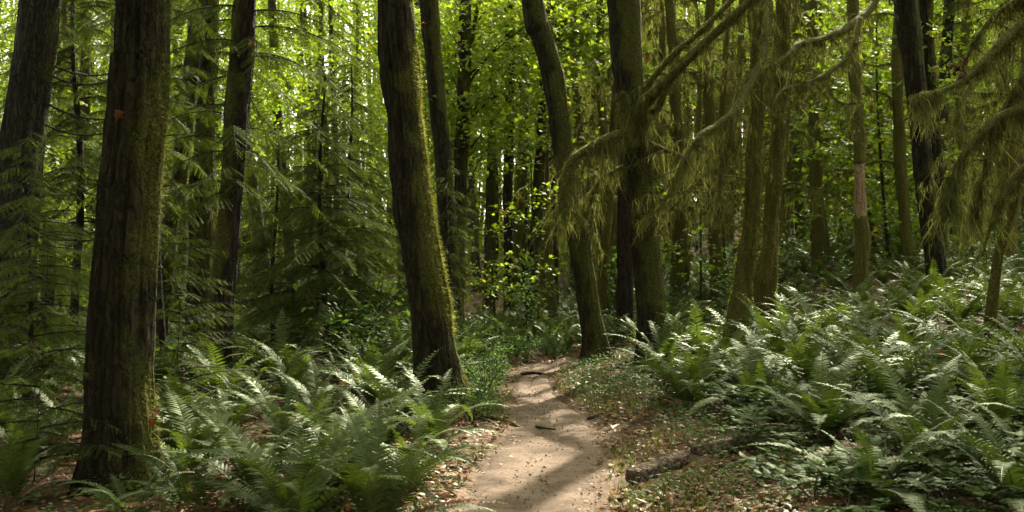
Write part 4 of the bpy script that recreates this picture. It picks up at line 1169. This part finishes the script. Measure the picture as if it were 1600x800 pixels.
for (px, d, s_) in bank:
    cand.append(((px - 800) / F * d, d, s_))
cand.sort(key=lambda c: c[1])
k = 0
for (x, y, s_) in cand[:262]:
    grp = 'sword ferns covering the slope' if x > pathx(min(y, 18)) else 'sword ferns on the shaded flat'
    lab = 'sword fern among the crowded ferns covering the slope' if x > pathx(min(y, 18)) else 'sword fern scattered on the shaded flat under the big trunks'
    if y < 9.2:
        o = fern_thing(x, y, 15, s_, 800 + k, lab, grp)
    else:
        o = bpy.data.objects.new('sword_fern', VARF[rnd_.randrange(7)]); col.objects.link(o)
        o.location = (x, y, h1(x, y)); o.scale = (s_, s_, s_); o.rotation_euler = (rnd_.gauss(0, .08), rnd_.gauss(0, .08), rnd_.uniform(0, 6.28))
        tag(o, lab, 'fern', grp)
    k += 1
g = G()
for (x, y, s_) in cand[262:]:
    for j in range(11):
        a = rnd_.uniform(0, 6.28)
        R0 = np.array([[math.cos(a), -math.sin(a), 0], [math.sin(a), math.cos(a), 0], [0, 0, 1]])
        frond_geo(g, R0, np.array([x, y, h1(x, y)]), s_ * rnd_.uniform(.8, 1.1), rnd_.uniform(45, 78), rnd_.uniform(60, 110), rnd_.randrange(9999), npair=12, seg=5)
tag(g.build('fern_cover', FMATS), kind='stuff')

# ------------------------------------------------------------------ shrubs of the understory
def shrub_mesh(seed, hgt, rad, n, size, tpl=SLEAF):
    rg = np.random.default_rng(seed)
    g = G()
    st_ = rg.uniform(0, 2 * np.pi, 9)
    for a in st_:
        tip = np.array([math.cos(a) * rad * rg.uniform(.3, 1), math.sin(a) * rad * rg.uniform(.3, 1), hgt * rg.uniform(.6, 1)])
        c = spline([np.zeros(3) - [0, 0, .1], tip * np.array([.35, .35, .6]), tip], .12)
        v, q, t, nr = tube(c, np.linspace(.011, .004, len(c)), 4, 0, cap=False)
        g.add(v, None, q, mat=1, moss=.2)
        m = n // 9
        u = rg.uniform(.2, 1, m)
        p = np.stack([np.interp(u, np.linspace(0, 1, len(c)), c[:, j]) for j in range(3)], -1) + rg.normal(size=(m, 3)) * np.array([.16, .16, .10]) * rad
        g.scatter(tpl, frames(sphere_dirs(m, rg) * np.array([1, 1, .5]) + [0, 0, -.1], np.array([0, 0, 1.0]) + rg.normal(size=(m, 3)) * .45, size * rg.uniform(.6, 1.3, m)), p, 0, np.clip(rg.normal(.5, .2, m), 0, 1))
    return g.mesh('shrub', [M['shrub'], M['twig']])
SH = [shrub_mesh(900 + k, .9 + .25 * k, .8 + .1 * k, 420, .10) for k in range(4)]
cnt = tries = 0
sx = []
while cnt < 190 and tries < 20000:
    tries += 1
    y = 13 + 55 * rnd_.random() ** 1.3
    x = rnd_.uniform(-.56 * y - 1, .56 * y + 1)
    if pathdist(x, y)[0] < .9: continue
    if x > 1.5 and y < 22 or (x < -1.8 and y < 24 and rnd_.random() < .7) or (-.1 < x / y < .085 and rnd_.random() < .75): continue
    if any((x - a) ** 2 + (y - b_) ** 2 < .8 for a, b_ in sx): continue
    if any((x - a) ** 2 + (y - b_) ** 2 < .5 for a, b_ in trunkxy): continue
    sx.append((x, y))
    o = bpy.data.objects.new('shrub', SH[rnd_.randrange(4)]); col.objects.link(o)
    s_ = rnd_.uniform(.6, 1.15) if y < 24 else rnd_.uniform(.8, 1.6)
    o.location = (x, y, h1(x, y)); o.scale = (s_, s_, s_ * rnd_.uniform(.8, 1.2)); o.rotation_euler = (0, 0, rnd_.uniform(0, 6.28))
    tag(o, 'leafy green shrub in the undergrowth between the forest trunks', 'shrub', 'shrubs of the undergrowth')
    cnt += 1

herbs = 0
tries = 0
while herbs < 46 and tries < 3000:
    tries += 1
    y = rnd_.uniform(9.8, 19.0); x = float(pathx(y)) - float(pathw(y)) - .2 - abs(rnd_.gauss(0, .55))
    if any((x - a) ** 2 + (y - b_) ** 2 < .10 for a, b_ in sx) or any((x - a) ** 2 + (y - b_) ** 2 < .4 ** 2 for a, b_ in trunkxy): continue
    sx.append((x, y)); herbs += 1
    o = bpy.data.objects.new('leafy_herb', SH[rnd_.randrange(4)]); col.objects.link(o)
    s_ = rnd_.uniform(.22, .5)
    o.location = (x, y, h1(x, y)); o.scale = (s_, s_, s_ * rnd_.uniform(.8, 1.2)); o.rotation_euler = (0, 0, rnd_.uniform(0, 6.28))
    tag(o, 'low leafy herb on the path edge beyond the thick wavy trunk', 'plant', 'leafy herbs lining the path edge')

# waxy low plants on the near bank
def grape_mesh(seed):
    rg = np.random.default_rng(seed); g = G()
    for j in range(7):
        a = 2 * math.pi * j / 7 + rg.normal() * .3
        L_ = rg.uniform(.30, .5); el = rg.uniform(.35, 1.1)
        t = np.linspace(0, 1, 9)
        c = np.stack([np.cos(a) * L_ * t * math.cos(el), np.sin(a) * L_ * t * math.cos(el), L_ * (t * math.sin(el) - .35 * t ** 2) + .06], -1)
        v, q, tt, nr = tube(c, np.full(9, .003), 3, 0, cap=False); g.add(v, None, q, mat=1)
        ts = np.repeat(np.linspace(.3, .95, 6), 2); sg = np.tile([-1, 1.], 6)
        p = np.stack([np.interp(ts, t, c[:, m]) for m in range(3)], -1)
        d = nrm(c[-1] - c[0]); sd = np.array([-math.sin(a), math.cos(a), 0])
        dd = sd[None] * sg[:, None] + d[None] * .5 + rg.normal(size=(12, 3)) * .12
        g.scatter(simple_leaf(.55), frames(dd, np.array([0, 0, 1.0]) + rg.normal(size=(12, 3)) * .2, rg.uniform(.085, .12, 12)), p, 0, np.clip(rg.normal(.5, .2, 12), 0, 1))
    return g.mesh('waxy_plant', [M['grape'], M['fern_stalk']])
GR = [grape_mesh(950 + k) for k in range(4)]
gx = []
tries = 0
while len(gx) < 95 and tries < 9000:
    tries += 1
    y = rnd_.uniform(5.8, 13.5); x = rnd_.uniform(1.3, .54 * y + .6)
    pd_ = pathdist(x, y)[0]
    if pd_ < 1.25 or any((x - a) ** 2 + (y - b_) ** 2 < .06 for a, b_ in gx): continue
    if pd_ > 4.0 and rnd_.random() < .6: continue
    gx.append((x, y))
    o = bpy.data.objects.new('waxy_plant', GR[rnd_.randrange(4)]); col.objects.link(o)
    s_ = rnd_.uniform(.8, 1.35)
    o.location = (x, y, h1(x, y)); o.scale = (s_, s_, s_); o.rotation_euler = (0, 0, rnd_.uniform(0, 6.28))
    tag(o, 'low waxy leaved plant on the leafy bank between the ferns', 'plant', 'waxy low plants on the bank')

# ------------------------------------------------------------------ ground stuff
rg = np.random.default_rng(55)
def gp(px, py, up=0.0):
    d = 1.6 * F / (py - HOR)
    for _ in range(10):
        x = (px - 800) / F * d
        d = (1.6 - h1(x, d) - up) * F / (py - HOR)
    return [x, d, h1(x, d) + up]
def scat(n, fx):
    """random ground points; fx(x, y, d) gives the chance to stay"""
    y = 5.2 + 18 * rg.random(n) ** 1.5; x = rg.uniform(-1, 1, n) * (.55 * y + .5)
    d = pathdist(x, y)
    k = rg.random(n) < fx(x, y, d)
    la, lb = np.array(gp(985, 749)[:2]), np.array(gp(1072, 716)[:2])                  # the log lies clear of the herbs
    tt_ = np.clip(((x - la[0]) * (lb - la)[0] + (y - la[1]) * (lb - la)[1]) / ((lb - la) @ (lb - la)), 0, 1)
    k &= np.hypot(x - la[0] - tt_ * (lb - la)[0], (y - la[1] - tt_ * (lb - la)[1] + .12) * .8) > .2
    return x[k], y[k], d[k]
def clump(x, y, f=1.1, s=0): return np.clip(.5 + 1.1 * vnoise(np.stack([x * f + s, y * f, 0 * x + s], -1)), 0, 1)

x, y, d = scat(95000, lambda x, y, d: np.where(d < 0, .30 * (d > -.24) * clump(x, y, 2.1, 5) + .006, np.exp(-((d - .5) / 1.4) ** 2) * .95 * clump(x, y, 1.3, 3) + .25))
p = np.stack([x, y, h(x, y) + rg.uniform(.008, .035, len(x))], -1)
g = G()
sz = rg.uniform(.02, .10, len(p)) ** 1.0 * np.where(d < 0, .55, 1)
g.scatter(SLEAF, frames(sphere_dirs(len(p), rg) * [1, 1, .25], np.array([0, 0, 1.0]) + rg.normal(size=(len(p), 3)) * .4, sz), p, 0, np.clip(rg.normal(.42, .22, len(p)), 0, 1))
tag(g.build('leaf_litter', M['litter']), kind='stuff')

g = G()
x, y, d = scat(52000, lambda x, y, d: np.where(d < .10, 0, np.where((x > pathx(np.minimum(y, 18))) & (y < 11), .55, np.where(y > 11, 1.3, .3)) * np.exp(-((d - .9) / 1.5) ** 2) * np.clip(clump(x, y, 1.0, 8) * 2.2 - .75 + .5 * (y > 11), 0, 1) + .03))
p0 = np.stack([x, y, h(x, y) + rg.uniform(.03, .16, len(x))], -1)
for j in range(3):
    m = len(p0)
    dd = np.stack([np.cos(rg.uniform(0, 6.28, m)), np.sin(rg.uniform(0, 6.28, m)), rg.uniform(-.2, .35, m)], -1)
    g.scatter(SLEAF, frames(dd, np.array([0, 0, 1.0]) + rg.normal(size=(m, 3)) * .35, rg.uniform(.022, .07, m)), p0 + rg.normal(size=(m, 3)) * .015, 0, np.clip(rg.normal(.55, .2, m), 0, 1))
tag(g.build('ground_cover', M['shrub']), kind='stuff')

g = G()
x, y, d = scat(90000, lambda x, y, d: np.where(d < .02, 0, np.exp(-((d - .35) / .5) ** 2) * np.where(y > 11, 1.0, np.where(x > pathx(np.minimum(y, 18)), .6, .12)) * clump(x, y, .9, 15)))
m = len(x)
p = np.stack([x, y, h(x, y)], -1)
dd = np.stack([rg.normal(size=m) * .5, rg.normal(size=m) * .5, np.ones(m)], -1)
g.scatter(BLADE, frames(dd, sphere_dirs(m, rg), rg.uniform(.05, .15, m)), p, 0, np.clip(rg.normal(.5, .25, m), 0, 1))
tag(g.build('grass', M['grass']), kind='stuff')

# pebbles on the path
g = G()
m = 1900
y = 5.5 + 13 * rg.random(m) ** 1.4; x = pathx(y) + rg.uniform(-1, 1, m) * pathw(y) * 1.1
ico = np.array([(0, 0, 1), (.9, 0, .2), (.3, .85, .2), (-.7, .5, .2), (-.7, -.5, .2), (.3, -.85, .2), (0, 0, -.6)])
it = [(0, k, k % 5 + 1) for k in range(1, 6)] + [(6, k % 5 + 1, k) for k in range(1, 6)]
g.scatter((ico, it, []), frames(sphere_dirs(m, rg) * [1, 1, .1], np.array([0, 0, 1.0]) + rg.normal(size=(m, 3)) * .3, rg.uniform(.003, .017, m) * rg.uniform(.4, 1, m)), np.stack([x, y, h(x, y) - .004], -1), 0)
tag(g.build('pebbles', M['stone']), kind='stuff')

# ------------------------------------------------------------------ fallen wood, roots, single leaves
def rod(name, label, cat, pts, r0, r1, mat, sides=14, lump=.12, moss=.0, ridge=.004, fz=0, cut=False):
    pts = np.array(pts, float)
    base = np.array([pts[0, 0], pts[0, 1], h1(pts[0, 0], pts[0, 1])])
    c = spline(pts - base, .04)
    o = empty(name, base); tag(o, label, cat)
    trunk_mesh(c + base, np.linspace(r0, r1, len(c)), base, M[mat], moss, o, sides, lump, ridge, random.random() * 9, fz, (.01, .03), .4, (0, 0, 1), 'stem')
    return o
lg = rod('fallen_log', 'short pale fallen log lying beside the path among dry leaves', 'log', [gp(988, 748, .05), gp(1010, 738, .055), gp(1045, 724, .05), gp(1070, 716, .035)], .065, .052, 'log', 24, .10, .0, .006)
rod('fallen_log', 'mossy half buried log in line with the pale log, under the bank plants', 'log', [gp(1085, 708, .03), gp(1130, 697, .05), gp(1180, 690, .05), gp(1235, 688, .03)], .06, .05, 'log', 20, .14, .3, .006, 800)
rod('fallen_branch', 'mossy branch lying from the thick wavy trunk to the path edge', 'branch', [gp(728, 640, .09), gp(760, 650, .06), (gp(790, 658, .03)), gp(812, 668, .0)], .035, .015, 'bark_moss', 12, .15, .4, .0, 700)
rod('tree_root', 'dark root crossing the narrow far stretch of the path', 'root', [gp(815, 585, .005), gp(832, 582, .025), gp(850, 585, .012), gp(862, 588, -.01)], .022, .012, 'bark_maple', 8, .2)
rod('twig', 'dark broken twig lying on the middle of the path', 'twig', [gp(838, 666, .012), gp(852, 669, .02), gp(868, 671, .012)], .013, .008, 'bark_maple', 7, .2)
rod('twig', 'thin grey stick at the path edge above the fallen log', 'twig', [gp(918, 655, .02), gp(932, 650, .03), gp(944, 645, .02)], .012, .006, 'twig', 7, .2)
rod('fallen_branch', 'pale bare stick under the largest silvery fern', 'branch', [gp(380, 806, .04), gp(405, 797, .05), gp(432, 792, .04)], .022, .016, 'log', 10, .12)
# tree stump with dark opening far in the left wood
rod('tree_stump', 'pale broken stump in the gap between grey fir and massive trunk', 'stump', [(*( P(74, 430, 17)[:2]), h1(P(74, 0, 17)[0], 17) - .1), P(76, 400, 17), P(78, 345, 17)], .13, .10, 'bark_fir', 20, .1)

def single_leaf(px, py, d, size, label, mat='orange_leaf', normal=(0, -1, .3), direc=(.2, 0, -1)):
    p = P(px, py, d)
    tp = (LEAF[0] * np.array([.8, 1, 1]) + np.stack([0 * LEAF[0][:, 0], 0 * LEAF[0][:, 0], .9 * LEAF[0][:, 0] ** 2 - .35 * (LEAF[0][:, 1] - .5) ** 2 + .25 * LEAF[0][:, 0] * LEAF[0][:, 1]], -1), LEAF[1], LEAF[2])
    g = G().scatter(tp, frames(np.array([direc], float), np.array([normal], float), size), np.zeros((1, 3)), 0, RNG.random())
    o = g.build('maple_leaf', M[mat], None, loc=p)
    tag(o, label, 'leaf')
single_leaf(186, 172, 6.9, .10, 'dry brown orange maple leaf caught on the massive trunk', mat='brown_leaf', normal=(.75, -.5, .3), direc=(-.25, .1, -1))
single_leaf(658, 36, 12, .07, 'orange leaf glowing against the slim trunk behind the wavy one', normal=(.1, -.3, 1), direc=(1, 0, .1))
single_leaf(391, 66, 12.4, .08, 'orange leaf hung in the hemlock sprays of the slim trunk')
single_leaf(238, 640, 6.75, .08, 'orange maple leaf at the sunlit foot of the massive trunk', normal=(.5, -.6, .8), direc=(.8, -.2, -.5))
single_leaf(240, 655, 6.75, .07, 'crumpled orange leaf just under the sunlit one at the trunk foot', direc=(-.5, 0, -1))
single_leaf(1470, 547, 10.2, .11, 'bright orange maple leaf resting on the great slope fern', normal=(.1, -.8, .6))
single_leaf(1401, 604, 9.8, .09, 'dull orange leaf caught in a slope fern', normal=(.1, -.6, .8))
single_leaf(533, 596, 11.0, .08, 'yellow orange leaf on the ferns in front of the hemlocks', normal=(.2, -.6, .8))
single_leaf(1011, 88, 14.8, .09, 'reddish leaf clinging to the upper mossy limb', mat='red_leaf')
single_leaf(1155, 203, 13.9, .09, 'orange leaf hanging beside the drooping mossy limb')
# red dead leaf cluster hung in the moss
rg = np.random.default_rng(66)
g = G(); m = 22
g.scatter(LEAF, frames(sphere_dirs(m, rg) + [0, 0, -.7], sphere_dirs(m, rg), rg.uniform(.05, .09, m)), rg.normal(size=(m, 3)) * np.array([.05, .05, .07]), 0, rg.random(m))
tag(g.build('dead_leaves', M['red_leaf'], None, loc=P(1502, 105, 12.0)), 'clump of dark red dead leaves caught in the shaggy hanging moss', 'leaves')
